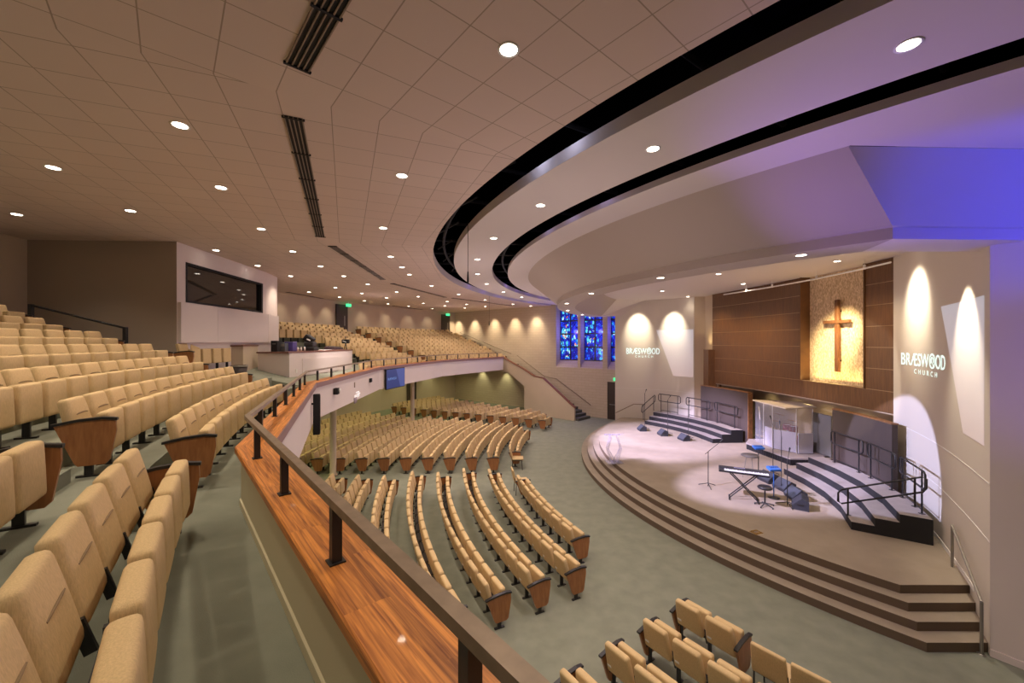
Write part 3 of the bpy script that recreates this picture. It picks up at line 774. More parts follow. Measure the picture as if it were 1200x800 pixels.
# loose chairs standing at the row ends
def loose_chair():
    r = empty('stacking_chair', (0, 0, 0))
    s = MB(); s.rbox((.48, .46, .07), tilt(.05, .45, 0), .025, 2); s.build('seat', fabric, r)
    b2 = MB(); b2.rbox((.48, .06, .48), tilt(-.24, .66, R_(12)), .025, 2, 0, .008, .05); b2.build('backrest', fabric, r)
    for sx in (-.22, .22):
        for sy, z1 in ((.24, .42), (-.19, .42)):
            l = MB(); l.tube([(sx, sy, 0), (sx, sy * .9, z1)], .013, 6); l.build('leg', black, r)
    f = MB(); f.tube([(-.22, .216, .405), (.22, .216, .405), (.22, -.171, .405), (-.22, -.171, .405)], .012, 6, closed=True); f.tube([(-.23, -.18, .42), (-.235, -.24, .62)], .012, 6); f.tube([(.23, -.18, .42), (.235, -.24, .62)], .012, 6); f.build('frame', black, r)
    return r
lc = [(17.0, -.75, 'loose tan chair with black legs at the cross aisle end of a front row'), (17.1, 8.6, 'loose tan chair turned into the cross aisle beside the front row of the middle block'),
      (17.1, 39.3, 'loose tan chair beyond the wood armrest in the lower right front row'), (17.1, 41.0, 'loose tan chair, last of the lower right front row')]
base = None
for R, th, lab in lc:
    o = loose_chair() if base is None else copy_tree(base); base = base or o
    o.location = pt(R, th, 0); o.rotation_euler = (0, 0, R_(th - 90)); tag(o, lab, 'chair', 'loose chairs beside the front rows')

# ------------------------------------------------------------------ balcony guard rail
gr = empty('balcony_guard_rail', (*FP[1], 4.26))
inv = Vector((FP[1].x, FP[1].y, 4.26))
hm = MB(); hp = [p - inv.xy for p in FP]
hm.sweep(hp, [(.192, .29), (.192, .335), (.248, .335), (.248, .29)]); hm.build('handrail', bronze, gr)
for a, c in zip(FP, FP[1:]):
    d = (c - a); ln = d.length; d = d / ln; nrm = Vector((-d.y, d.x)); n = 6
    for i in range(n):
        q = a + d * (ln * (i + .5) / n + (.1 if i == 0 else 0)) + nrm * .22 - inv.xy
        pm = MB(); rz = math.atan2(d.y, d.x); pm.box((0, 0, .145), (.05, .05, .29)); pm.box((0, 0, .004), (.08, .08, .008))
        po = pm.build('post', black, gr, (*q, 0)); po.rotation_euler = (0, 0, rz)
tag(gr, 'bronze handrail on black posts along the oak balcony cap', 'railing')

# aisle rail beside the booth
ra, rb2 = pt(30.25, 12.7), pt(28.25, 12.6)
rr = empty('aisle_rail', (*rb2, tier_z(4)))
o0 = rb2; za, zb_ = tier_z(6) + .95 - tier_z(4), .98
m = MB(); m.tube([(*(ra - o0), za), (0, 0, zb_)], .028, 8); m.build('handrail', black, rr)
for q, z0, z1 in ((ra - o0, tier_z(6) - tier_z(4), za), (Vector((0, 0)), 0, zb_)):
    m = MB(); m.box((q.x, q.y, (z0 + z1) / 2), (.08, .08, z1 - z0 + .05)); m.build('post', black, rr)
tag(rr, 'sloping black aisle rail on two posts before the brown booth side wall', 'railing')

# far wall handrails
def wall_rail(name, pts, label, r=.03):
    o = empty(name, pts[0]); b0 = Vector(pts[0]); m = MB(); m.tube([Vector(p) - b0 for p in pts], r, 8); m.build('handrail', bronze, o)
    return tag(o, label, 'railing')
def fpx(px, z, off=.1): return (*fw(fs_px(px), off), z)
o = wall_rail('wall_handrail', [fpx(540, 6.33), fpx(600, 4.45)], 'upper sloping handrail on the far wall beside the balcony seats')
b0 = Vector(fpx(540, 6.33)); m = MB()
for t in (.1, .5, .9): m.box(Vector(fpx(540, 6.33)).lerp(Vector(fpx(600, 4.45)), t) - b0 - Vector((*(fn * .05), .03)), (.03, .1, .05), math.atan2(fe.y, fe.x))
m.build('bracket', black, o)
o = wall_rail('stair_handrail', [fpx(606.7, 4.33), fpx(639, 2.72), fpx(653, 2.58), fpx(693, .85)], 'long bent handrail on the far wall above the lower stair')
b0 = Vector(fpx(606.7, 4.33)); m = MB()
for px, z in ((615, 3.9), (632, 3.05), (663, 2.15), (686, 1.15)): m.box(Vector(fpx(px, z - .03, .05)) - b0, (.03, .1, .05), math.atan2(fe.y, fe.x))
m.build('bracket', black, o)

LSr = [Vector((6.55, 25.3)), Vector((8.3, 24.75))]
def lsp(t, z): p = LSr[0].lerp(LSr[1], t) - Vector((.3, .954)) * .12; return (*p, z)
wall_rail('wall_handrail', [lsp(.02, .95), lsp(.62, 1.55), lsp(.98, 1.55)], 'short bent handrail low on the left curved wall beside the stage', .025)
# stage step rail on the right wall
o = empty('step_rail', (9.30, 8.42, ST)); b0 = Vector((9.30, 8.42, ST))
m = MB(); m.tube([Vector((9.30, 8.42, 1.53)) - b0, Vector((8.13, 6.90, .90)) - b0], .024, 8); m.build('handrail', grey_metal, o)
m = MB(); m.tube([(0, 0, 0), (0, 0, .87)], .024, 8); m.build('post', grey_metal, o)
m = MB(); m.tube([Vector((8.13, 6.90, .0)) - b0, Vector((8.13, 6.90, .90)) - b0], .024, 8); m.lathe([(.0, .012), (.06, .012), (.06, 0)], Vector((8.13, 6.90, 0)) - b0, 14); m.build('post', grey_metal, o)
tag(o, 'grey metal handrail beside the stage steps at the right wall', 'railing')

# columns under the balcony
for i, (x, y, lab) in enumerate([(-7.25, 16.15, 'round tan column under the balcony, nearest to the corner speaker'), (-6.1, 24.4, 'round tan column under the balcony below the wall screen')]):
    c = empty('column', (x, y, 0)); m = MB(); m.lathe([(.0, 0), (.17, 0), (.17, .08), (.125, .1), (.125, 3.1), (.16, 3.12), (.16, 3.2)], (0, 0, 0), 20); m.build('shaft', paint_tan, c); tag(c, lab, 'column', 'columns under the balcony')

# balcony fascia equipment
def facet(i, s, out, z):      # s metres past vertex i along facet i, out metres in front of the face
    a, c = FP[i], FP[i + 1]; d = (c - a).normalized(); n = Vector((d.y, -d.x)); p = a + d * s - Vector((-d.y, d.x)) * .0 + n * out - n * .03
    return Vector((p.x, p.y, z)), math.atan2(d.y, d.x)
def facet_px(i, px, z, out=0.0):
    a, c = FP[i], FP[i + 1]; r = ray_path(px, [a, c]); s = r[0] if r else 0.3
    return facet(i, s, out, z)
p, rz = facet_px(1, 366.5, 0, .12); sp_ = empty('column_speaker', (p.x, p.y, 3.0), rz)
m = MB(); m.rbox((.16, .16, 1.05), Matrix.Translation((0, 0, .525)), .015, 2); m.build('cabinet', blackmatte, sp_); m = MB(); m.box((0, -.085, .525), (.13, .01, 1.0)); m.build('grille', black, sp_); m = MB(); m.box((0, .1, .8), (.05, .1, .05)); m.build('bracket', black, sp_)
tag(sp_, 'tall black column speaker on the near corner of the balcony front', 'speaker')
a, rz = facet_px(3, 450.5, 0, .09); c, _ = facet_px(3, 472.5, 0, .09); mid = (a + c) / 2; wd = (c.xy - a.xy).length
tv = empty('wall_monitor', (mid.x, mid.y, 3.62), rz); TVH = .98
m = MB(); m.rbox((wd, .07, TVH), Matrix.Identity(4), .008, 1); m.build('housing', blackmatte, tv)
scr = bpy.data.materials.new('blue_screen'); nt, N, L, b = nodes_of(scr); tc = N.new('ShaderNodeTexCoord'); gn = N.new('ShaderNodeTexGradient'); mp = N.new('ShaderNodeMapping'); mp.inputs['Rotation'].default_value = (0, R_(25), 0); L.new(tc.outputs['Object'], mp.inputs[0]); L.new(mp.outputs[0], gn.inputs[0])
crr = N.new('ShaderNodeValToRGB'); crr.color_ramp.interpolation = 'CONSTANT'; crr.color_ramp.elements[0].color = (0.022, 0.045, 0.20, 1); crr.color_ramp.elements[1].position = .2; crr.color_ramp.elements[1].color = (0.075, 0.11, 0.36, 1)
L.new(gn.outputs['Fac'], crr.inputs[0]); L.new(crr.outputs[0], b.inputs['Emission Color']); b.inputs['Emission Strength'].default_value = .7; b.inputs['Base Color'].default_value = (.01, .01, .02, 1)
m = MB(); m.box((0, -.038, 0), (wd - .06, .004, TVH - .06)); m.build('screen', scr, tv)
logo_blue = emit('screen_logo', (.16, .30, .62), .8)
def flat_text(body, size, matl, parent, loc, rot, name='lettering', sx=1.0, ext=.0):
    cu = bpy.data.curves.new('txt', 'FONT'); cu.body = body; cu.size = size; cu.align_x = 'CENTER'; cu.align_y = 'CENTER'; cu.extrude = ext
    tmp = bpy.data.objects.new('t', cu); me = bpy.data.meshes.new_from_object(tmp); bpy.data.objects.remove(tmp)
    me.materials.clear(); me.materials.append(matl); o = bpy.data.objects.new(name, me); COL.objects.link(o); o.parent = parent; o.location = loc; o.rotation_euler = rot; o.scale = (sx, 1, 1); return o
flat_text('BRÆSWOOD', .15, logo_blue, tv, (-wd * .2, -.042, .0), (R_(90), 0, 0), sx=.9)
tag(tv, 'blue flat screen hung on the balcony front', 'monitor')
def fascia_box(name, px, py, size, out, matl, label, cat, lens=None):
    p, rz = facet_px(2, px, 0, out); z = HC - (py - 401) * p.y / F
    o = empty(name, (p.x, p.y, z), rz); m = MB(); m.rbox(size, Matrix.Identity(4), .008, 1); m.build('housing', matl, o)
    if lens:
        m = MB(); m.lathe([(0, 0), (lens, 0), (lens, .03), (0, .03)], (size[0] * .2, -size[1] / 2 - .015, .03), 14, M=Matrix.Rotation(R_(90), 3, 'X')); m.build('lens', white_m, o)
    return tag(o, label, cat)
fascia_box('security_camera', 392.6, 458.2, (.20, .13, .20), .075, blackmatte, 'small black box camera with white lens on the balcony front', 'camera', .06)
fascia_box('wall_slot', 416.2, 450.8, (.09, .02, .20), .012, bronze, 'narrow dark upright slot plate on the balcony front', 'plate')
fascia_box('junction_box', 434, 445.4, (.22, .08, .16), .045, blackmatte, 'small black box at the right of the balcony front, near the blue screen', 'box')
fascia_box('outlet_cover', 417, 468.8, (.30, .03, .22), .015, mat('mauve_plate', (.32, .25, .30), .5), 'mauve grey cover plate low on the balcony front', 'plate')
p, rz = facet_px(2, 419.5, 0, .012); z = HC - (461.5 - 401) * p.y / F
sgo = empty('wall_sign', (p.x, p.y, z), rz); sgm = emit('white_sign', (1, .93, .9), .75)
m = MB()
for dx, dz, w, h in ((-.15, -.07, .03, .13), (-.09, -.06, .06, .10), (.0, .07, .20, .05), (.04, -.01, .14, .05), (.02, -.07, .05, .12), (.09, -.06, .05, .10), (.12, .0, .08, .04)): m.rbox((w * 1.9, .02, h), Matrix.Translation((dx * 2.1, 0, dz)), .008, 1)
m.build('lettering', sgm, sgo); tag(sgo, 'small white illegible sign marks on the balcony front', 'sign')

# things on and round the control desk
def thing_box(name, px, py, z, size, matl, label, cat, rz=.0, path=None, depth=None, parts=()):
    y = depth; x = (px - 600) / F * y
    o = empty(name, (x, y, z), rz); m = MB(); m.rbox(size, Matrix.Translation((0, 0, size[2] / 2)), .012, 2); m.build('case', matl, o)
    for nm, c, s, mm in parts: m = MB(); m.box(c, s); m.build(nm, mm, o)
    return tag(o, label, cat)
ZD = 5.04
thing_box('amplifier_case', 324.5, 0, ZD, (.24, .42, .42), blackmatte, 'black equipment case at the left end of the sound desk', 'case', .05, depth=15.52, parts=[('handle', (0, -.22, .3), (.12, .02, .02), grey_metal)])
thing_box('computer_tower', 332.3, 0, ZD, (.30, .34, .33), grey_plastic, 'dark grey computer box on the sound desk between black and violet cases', 'computer', .05, depth=15.75, parts=[('front_panel', (0, -.175, .25), (.24, .01, .1), grey_metal)])
thing_box('storage_case', 340.8, 0, ZD, (.32, .34, .37), purple_case, 'violet blue storage case on the sound desk', 'case', .05, depth=16.0, parts=[('lid', (0, 0, .375), (.33, .35, .03), mat('pale_violet', (.25, .22, .45), .5))])
for i, px in enumerate((349, 353, 357)):
    y = 16.6 + i * .22; x = (px - 600) / F * y; o = empty('water_bottle', (x, y, ZD)); m = MB(); m.lathe([(0, 0), (.035, 0), (.036, .13), (.015, .17), (.015, .2), (0, .2)], (0, 0, 0), 12); m.build('body', white_m, o); m = MB(); m.lathe([(.017, .18), (.017, .205), (0, .205)], (0, 0, 0), 10); m.build('cap', blue_plastic, o)
    tag(o, 'pale small bottle on the sound desk, %s from the violet case' % ORD[i + 1], 'bottle', 'pale bottles on the sound desk')
y = 17.4; x = (362.5 - 600) / F * y
o = empty('video_camera', (x, y, ZD)); m = MB(); m.rbox((.62, .42, .15), Matrix.Translation((0, 0, .075)), .03, 2); m.build('base', blackmatte, o)
m = MB(); m.rbox((.42, .36, .26), Matrix.Translation((.05, 0, .26)), .07, 2); m.build('body', black, o); m = MB(); m.rbox((.40, .30, .30), Matrix.Translation((-.0, 0, .50)) @ Matrix.Rotation(R_(35), 4, 'Y'), .06, 2); m.build('hood', blackmatte, o); m = MB(); m.box((.05, -.17, .47), (.16, .02, .05), M=Matrix.Rotation(R_(25), 4, 'Y')); m.build('label_strip', paper_m, o)
tag(o, 'tall black hooded camera gear standing on the sound desk', 'camera')
y = 18.6; x = (378.5 - 600) / F * y
for i in range(3):
    q = y + (i - 1) * .27; o = empty('paper_sheet', ((378.5 + (i - 1) * 4.2 - 600) / F * q, q, ZD + .001 + .003 * i), .1 * i); m = MB(); m.box((0, 0, .002), (.42, .30, .004)); m.build('sheet', paper_m, o); tag(o, 'white paper sheets lying on the sound desk, %s from the black camera gear' % ORD[i + 1], 'paper', 'white papers on the sound desk')
y = 19.9; x = (391.5 - 600) / F * y
o = empty('mixing_console', (x, y, ZD), R_(90)); m = MB(); m.plate([(-.5, -.25, 0), (-.5, .25, 0), (-.5, .25, .17), (-.5, -.25, .10)], (1.0, 0, 0)); m.build('chassis', mat('plum_console', (.06, .035, .045), .5), o)
m = MB()
for i in range(14): m.box((-.42 + i * .065, -.05, .145), (.02, .3, .012))
m.build('fader_strip', grey_metal, o); tag(o, 'low dark mixing console at the right end of the sound desk', 'mixing console')
y = 21.0; x = (404.5 - 600) / F * y
o = empty('tripod_camera', (-8.95, 21.45, tier_z(1) + .001)); m = MB(); m.rbox((.34, .30, .22), Matrix.Translation((0, 0, 1.55)), .05, 2); m.build('body', blackmatte, o); m = MB(); m.box((0, -.155, 1.54), (.2, .01, .05), M=Matrix.Rotation(R_(20), 4, 'Y')); m.build('label_strip', paper_m, o)
m = MB(); m.tube([(0, 0, 1.65), (-.03, 0, 1.82)], .02, 6); m.build('viewfinder', black, o)
for a in (90, 210, 330): m = MB(); m.tube([(0, 0, 1.46), (.4 * math.cos(R_(a)), .4 * math.sin(R_(a)), 0)], .018, 6); m.build('leg', black, o)
tag(o, 'black camera on a tripod before the middle balcony seats', 'camera')
p = pt(26.15, 12.55); p = Vector(((280.5 - 600) / F * 12.75, 12.75))
o = empty('trash_bin', (p.x, p.y, tier_z(2))); m = MB(); m.lathe([(0, 0), (.19, 0), (.22, .42), (.21, .42), (.18, .02), (0, .02)], (0, 0, 0), 20); m.build('body', mat('brown_bin', (.05, .035, .03), .5), o); m = MB(); m.lathe([(.20, .42), (.235, .42), (.235, .47), (.20, .47)], (0, 0, 0), 20); m.build('rim', grey_metal, o); tag(o, 'small dark trash bin with grey rim beside the tan counter', 'trash bin')
# ------------------------------------------------------------------ on the stage
def arcp(c, R, a): return Vector((c[0] + R * math.cos(R_(a)), c[1] + R * math.sin(R_(a))))
CR, CL = (2.55, 14.1), (2.2, 18.4)
def choir_riser(c, a0, a1, label):
    o = empty('choir_riser', (*arcp(c, 7.3, (a0 + a1) / 2), ST)); b0 = Vector((*arcp(c, 7.3, (a0 + a1) / 2), ST))
    rad = [7.25, 7.7, 8.15, 8.72]
    for k in range(3):
        m = MB(); n = 4
        for i in range(n):
            q0, q1 = a0 + (a1 - a0) * i / n, a0 + (a1 - a0) * (i + 1) / n
            poly = [arcp(c, rad[k], q0) - b0.xy, arcp(c, rad[k], q1) - b0.xy, arcp(c, rad[k + 1], q1) - b0.xy, arcp(c, rad[k + 1], q0) - b0.xy]
            m.prism(poly, 0, .2 * (k + 1), 0, 1)
        m.build('tier', [blackmatte, riser_top], o)
    return tag(o, label, 'choir riser', 'three-tier choir risers')
choir_riser(CR, -33.5, 2.0, 'curved choir riser of three black tiers at the right of the stage')
choir_riser(CL, 2.8, 40.5, 'curved choir riser of three black tiers at the left of the stage')

def rail_panel(p0, p1, z0, z1, label, h=1.05, gap=.42):
    """welded pipe panel between two floor points"""
    p0, p1 = Vector(p0), Vector(p1); b0 = Vector((*p0, z0)); o = empty('riser_rail', b0); d = p1 - p0; D = Vector((*d, z1 - z0)); u = D.normalized(); up = Vector((0, 0, 1))
    A = Vector((0, 0, h)); B = D + A; r = .07
    m = MB(); lo = A - up * gap
    m.tube([A + u * r, B - u * r, B - up * r, B - up * (gap - r), B - up * gap - u * r, lo + u * r, lo + up * r, A - up * r], .02, 7, closed=True); m.build('rail_loop', black, o)
    for t in (.12, .88):
        q = D * t; m = MB(); m.tube([q + A, q], .02, 7); m.box((q.x, q.y, q.z + .006), (.09, .09, .012)); m.build('post', black, o)
    if z0 == z1:
        m = MB(); m.tube([D * .12 + up * .1, D * .88 + up * .1], .016, 6); m.build('bottom_bar', black, o)
    return tag(o, label, 'railing', 'black pipe rails of the choir risers')
zt = ST + .6
rail_panel(arcp(CR, 8.62, -1), arcp(CR, 8.62, -10.6), zt, zt, 'black pipe rail on the right choir riser, nearest to the drum booth')
rail_panel(arcp(CR, 8.62, -12), arcp(CR, 8.62, -21), zt, zt, 'black pipe rail at the middle back of the right choir riser')
rail_panel(arcp(CR, 8.62, -22.5), arcp(CR, 8.62, -32.5), zt, zt, 'black pipe rail on the right riser before the bright curved wall')
rail_panel(arcp(CR, 7.0, -33), arcp(CR, 8.62, -33), ST + .25, ST + .9, 'sloping black pipe rail at the near end of the right riser', h=.68, gap=.36)
rail_panel(arcp(CL, 8.62, 40), arcp(CL, 8.62, 30.5), zt, zt, 'black pipe rail on the left choir riser, farthest from the brown panel')
rail_panel(arcp(CL, 8.62, 28), arcp(CL, 8.62, 17.5), zt, zt, 'black pipe rail at the middle back of the left choir riser')
rail_panel(arcp(CL, 8.62, 15.3), arcp(CL, 8.62, 4.5), zt, zt, 'black pipe rail on the left riser before the brown panel')
rail_panel(arcp(CL, 7.0, 41), arcp(CL, 8.5, 41), ST + .2, ST + .75, 'sloping black pipe rail at the far end of the left riser', h=.85, gap=.4)

def knee(c, R, a0, a1, z1, label):
    pts_ = [arcp(c, R, a0 + (a1 - a0) * i / 10) for i in range(11)]; b0 = Vector((*pts_[5], ST)); o = empty('stage_partition', b0)
    m = MB(); m.sweep([q - b0.xy for q in pts_], [(0, 0), (0, z1 - ST), (-.14, z1 - ST), (-.14, 0)] if a1 > a0 else [(0, 0), (0, z1 - ST), (.14, z1 - ST), (.14, 0)]); m.build('panel', knee_m, o)
    m = MB(); m.sweep([q - b0.xy for q in pts_], [(.02, z1 - ST), (.02, z1 - ST + .04), (-.16, z1 - ST + .04), (-.16, z1 - ST)] if a1 > a0 else [(-.02, z1 - ST), (-.02, z1 - ST + .04), (.16, z1 - ST + .04), (.16, z1 - ST)]); m.build('cap', wood_edge2, o)
    e0 = pts_[0]; return o, tag(o, label, 'partition', 'brown curved stage partitions')
wood_edge2 = wood_mat('partition_edge_wood', (0.16, 0.07, 0.025), (0.30, 0.14, 0.05), (2, 2, 2), rough=.4)
knee(CR, 8.82, 0.3, -17.0, 3.02, 'brown curved partition behind the right choir riser')
ko, _ = knee(CL, 8.86, 1.6, 23.0, 3.02, 'brown curved partition behind the left choir riser')
e = arcp(CL, 8.86, 1.6) - Vector(ko.location).xy
m = MB(); m.box((e.x + .07, e.y - .03, (3.02 - ST) / 2), (.2, .05, 3.0 - ST), R_(1.6)); m.build('end_board', wood_edge2, ko)

# drum booth on its skirted platform
dp = empty('drum_platform', (11.6, 16.6, ST)); m = MB(); fp = [(10.42, 17.75), (10.72, 15.35), (12.2, 15.3), (12.9, 15.7), (13.2, 18.4), (11.0, 18.5)]
rel = [(x - 11.6, y - 16.6) for x, y in fp]
m.prism(rel, .22, .27); m.build('deck', riser_top, dp)
m = MB()
for a, c in zip(rel, rel[1:] + rel[:1]):
    a, c = Vector(a), Vector(c); ln = (c - a).length; n = max(2, int(ln / .06)); d = (c - a) / ln; nn = Vector((d.y, -d.x))
    for i in range(n): q = a + d * ((i + .5) * ln / n) - nn * (.02 if i % 2 else .035); m.box((q.x, q.y, .11), (ln / n * 1.02, .02, .22), math.atan2(d.y, d.x))
m.build('skirt', blackmatte, dp); tag(dp, 'low black skirted drum platform between the choir risers', 'platform')
db = empty('drum_booth', (11.6, 16.8, ST + .27)); Z1 = 2.72 - ST - .27
bp4 = [(11.05, 18.1), (10.95, 16.75), (11.45, 16.05), (12.1, 16.05)]
rel = [Vector((x - 11.6, y - 16.8)) for x, y in bp4]
panels = []
for a, c in zip(rel, rel[1:]):
    n = max(1, round((c - a).length / .72))
    for i in range(n): panels.append((a + (c - a) * (i / n), a + (c - a) * ((i + 1) / n)))
for i, (a, c) in enumerate(panels):
    d = (c - a).normalized(); m = MB(); mid = (a + c) / 2; rz = math.atan2(d.y, d.x)
    m.box((mid.x, mid.y, Z1 / 2), ((c - a).length - .02, .012, Z1), rz); m.build('acrylic_panel', acr, db)
    m = MB(); m.tube([(*c, 0), (*c, Z1)], .014, 6); m.build('hinge_post', white_m, db)
    if 1 <= i <= 2 or i == 3:
        nn = Vector((-d.y, d.x)) * .06; nn = nn if nn.x > 0 else -nn
        m = MB(); m.box((mid.x + nn.x, mid.y + nn.y, .42), ((c - a).length - .06, .04, .80), rz); m.build('lower_baffle', mat('pale_lavender_baffle%d' % i, (.56, .55, .66), .7), db)
m = MB(); m.prism([(11.05 - 11.6, 18.3 - 16.8), (10.95 - 11.6, 15.95 - 16.8), (12.4 - 11.6, 16.2 - 16.8), (12.85 - 11.6, 17.7 - 16.8)], Z1, Z1 + .05); m.build('roof_panel', mat('cream_roof_panel', (.70, .62, .48), .8), db)
tag(db, 'clear acrylic drum booth with pale flat roof on the stage', 'drum booth')
gp = empty('sound_baffle', (12.35, 15.9, ST + .27)); m = MB(); m.rbox((.06, 1.0, 1.6), Matrix.Translation((0, 0, .82)), .02, 2); m.build('panel', mat('grey_baffle', (.21, .21, .20), .8), gp)
for y in (-.4, .4): m = MB(); m.box((0, y, .02), (.4, .05, .04)); m.build('foot', black, gp)
tag(gp, 'tall grey sound baffle panel right of the drum booth', 'sound panel')
dk_ = empty('drum_kit', (12.0, 17.15, ST + .27)); X90 = Matrix.Rotation(R_(90), 3, 'Y')
def drum(name, c, r, h, shell, M=None):
    m = MB(); m.lathe([(0, h / 2), (r * .97, h / 2)], c, 20, 1, M, False); m.lathe([(r, -h / 2), (r, h / 2), (r * 1.03, h / 2), (r * 1.03, h / 2 + .02), (r * .97, h / 2 + .02)], c, 20, 0, M); m.lathe([(0, -h / 2), (r, -h / 2)], c, 20, 1, M, False); m.build(name, [shell, white_m], dk_)
drum('bass_drum', (-.15, -.1, .30), .28, .4, red_m, X90); drum('snare_drum', (.25, .35, .62), .17, .14, chrome_m); drum('rack_tom', (-.1, .1, .80), .15, .2, red_m); drum('rack_tom', (-.1, -.28, .80), .16, .22, red_m); drum('floor_tom', (.25, -.5, .42), .2, .4, red_m)
for (x, y, z) in ((-.2, .62, .95), (-.3, -.55, 1.2), (-.25, .35, 1.3)):
    m = MB(); m.lathe([(0, .03), (.05, .025), (.2, 0), (.2, -.004), (0, .02)], (x, y, z), 24, M=Matrix.Rotation(R_(12), 3, 'Y')); m.build('cymbal', brass_m, dk_)
    m = MB(); m.tube([(x, y, z), (x, y, .3)], .011, 6); [m.tube([(x, y, .35), (x + .2 * math.cos(R_(a)), y + .2 * math.sin(R_(a)), 0)], .01, 5) for a in (30, 150, 270)]; m.build('cymbal_stand', chrome_m, dk_)
tag(dk_, 'red drum kit with brass cymbals inside the acrylic booth', 'drum kit')
# little stair to the back exit, left of the booth
st_ = empty('stage_stair', (12.3, 19.3, ST))
for k in range(3): m = MB(); m.box((.1 * k - .2 + .25 * k, 0, .09 * (k + 1)), (.28, .9, .18 * (k + 1))); m.build('step', paint_tan, st_)
tag(st_, 'short tan stair behind the stage left of the drum booth', 'stair')
wb = empty('stair_rail', (11.5, 18.75, ST)); m = MB(); m.tube([(.3, .3, 1.72), (-.3, -.75, 1.25)], .022, 7); m.build('handrail', white_m, wb)
for q, z in (((.3, .3), 1.72), ((-.3, -.75), 1.25)): m = MB(); m.tube([(*q, 0), (*q, z)], .016, 6); m.build('post', grey_metal, wb)
tag(wb, 'thin white sloping rail left of the drum booth', 'railing')

# clear lectern
lc_ = empty('lectern', (4.03, 15.75, ST), R_(185)); m = MB(); m.rbox((.62, .48, .03), Matrix.Translation((0, 0, .015)), .008, 1); m.build('base', acr2, lc_)
for sx in (-1, 1):
    m = MB(); m.plate([(sx * .10, -.16, .03), (sx * .26, -.16, .55), (sx * .26, .14, .55), (sx * .10, .14, .03)], (.022 * sx, 0, 0)); m.plate([(sx * .26, -.16, .55), (sx * .12, -.16, 1.08), (sx * .12, .14, 1.0), (sx * .26, .14, .55)], (.022 * sx, 0, 0)); m.build('side_panel', acr2, lc_)
m = MB(); m.plate([(-.09, -.02, .03), (-.05, -.02, .03), (.25, -.02, .55), (.21, -.02, .55)], (0, .02, 0)); m.plate([(.05, .0, .03), (.09, .0, .03), (-.21, .0, .55), (-.25, .0, .55)], (0, .02, 0)); m.build('cross_brace', acr2, lc_)
m = MB(); m.plate([(-.33, -.22, 1.02), (.33, -.22, 1.02), (.33, .24, 1.16), (-.33, .24, 1.16)], (0, 0, .022)); m.build('reading_top', acr2, lc_); m = MB(); m.box((0, -.225, 1.05), (.66, .015, .05)); m.build('ledge', acr2, lc_)
tag(lc_, 'clear acrylic lectern near the left front edge of the stage', 'lectern')

# floor wedges
def wedge(x, y, rz, label, grp, s=1.0):
    o = empty('stage_monitor', (x, y, ST), rz); m = MB(); pr = [(-.2, 0), (.22, 0), (.24, .10), (-.02, .36), (-.2, .28)]
    m.plate([(-.30 * s, a * s, z * s) for a, z in pr], (.60 * s, 0, 0)); m.build('cabinet', mat_wedge, o)
    a, c = Vector((0, .24, .10)) * s, Vector((0, -.02, .36)) * s; u = (c - a).normalized(); n = Vector((0, -u.z, u.y)) * -1; n = Vector((0, .707, .707)) * .006
    m = MB(); m.add([a + n + Vector((-.27 * s, 0, 0)) + u * .02, a + n + Vector((.27 * s, 0, 0)) + u * .02, c + n + Vector((.27 * s, 0, 0)) - u * .02, c + n + Vector((-.27 * s, 0, 0)) - u * .02], [(0, 1, 2, 3)]); m.build('grille', grille_m, o)
    m = MB(); m.box((-.302 * s, .02, .15), (.01, .16, .05)); m.build('side_handle', black, o)
    return tag(o, label, 'monitor speaker', grp)
mat_wedge = mat('wedge_cabinet', (.03, .032, .04), .6); grille_m = mat('wedge_grille', (.04, .045, .06), .5)
for x, y, rz, l in ((7.0, 21.45, R_(70), 'floor wedge before the left choir riser, farthest of three'), (7.7, 20.35, R_(72), 'floor wedge before the left choir riser, middle of three'), (8.35, 19.35, R_(80), 'floor wedge before the left choir riser, nearest of three')):
    wedge(x, y, rz + R_(20), l, 'floor wedges at the left of the stage', .85)
for x, y, rz, l in ((8.75, 13.6, 95, 'black floor wedge behind the keyboard, farthest along the right riser'), (8.78, 12.85, 92, 'black floor wedge along the right riser, second from the drum booth'), (8.62, 12.1, 80, 'black floor wedge along the right riser, third from the drum booth'), (8.30, 11.45, 55, 'black floor wedge nearest to the camera at the right riser')):
    wedge(x, y, R_(rz), l, 'floor wedges along the right riser', .92)

# microphone stands
def mic_stand(x, y, h, boom, az, label, base='tripod', grp='microphone stands on the stage', z0=ST):
    o = empty('microphone_stand', (x, y, z0)); m = MB(); m.tube([(0, 0, 0.02), (0, 0, h)], .013, 6); m.build('pole', black, o)
    m = MB()
    if base == 'round': m.lathe([(0, 0), (.15, 0), (.15, .015), (.03, .04), (0, .04)], (0, 0, 0), 20)
    else: [m.tube([(0, 0, .12), (.3 * math.cos(R_(a)), .3 * math.sin(R_(a)), .012)], .011, 5) for a in (20, 140, 260)]
    m.build('base', black, o)
    e = Vector((math.cos(R_(az)) * boom, math.sin(R_(az)) * boom, boom * .45)); b1 = Vector((0, 0, h))
    if boom: m = MB(); m.tube([b1 - e * .25, b1 + e], .009, 6); m.build('boom_arm', black, o)
    tip = b1 + e if boom else b1; dr = e.normalized() if boom else Vector((0, 0, 1))
    m = MB(); m.tube([tip - dr * .02, tip + dr * .11, tip + dr * .13, tip + dr * .18], [.014, .02, .028, .02], 8); m.build('microphone', blackmatte, o)
    return tag(o, label, 'microphone stand', grp)
mic_stand(7.25, 21.75, 1.95, .25, 60, 'tall thin choir microphone stand before the left riser, farthest of three')
mic_stand(8.05, 20.6, 1.75, .3, 50, 'tall thin choir microphone stand before the left riser, middle of three')
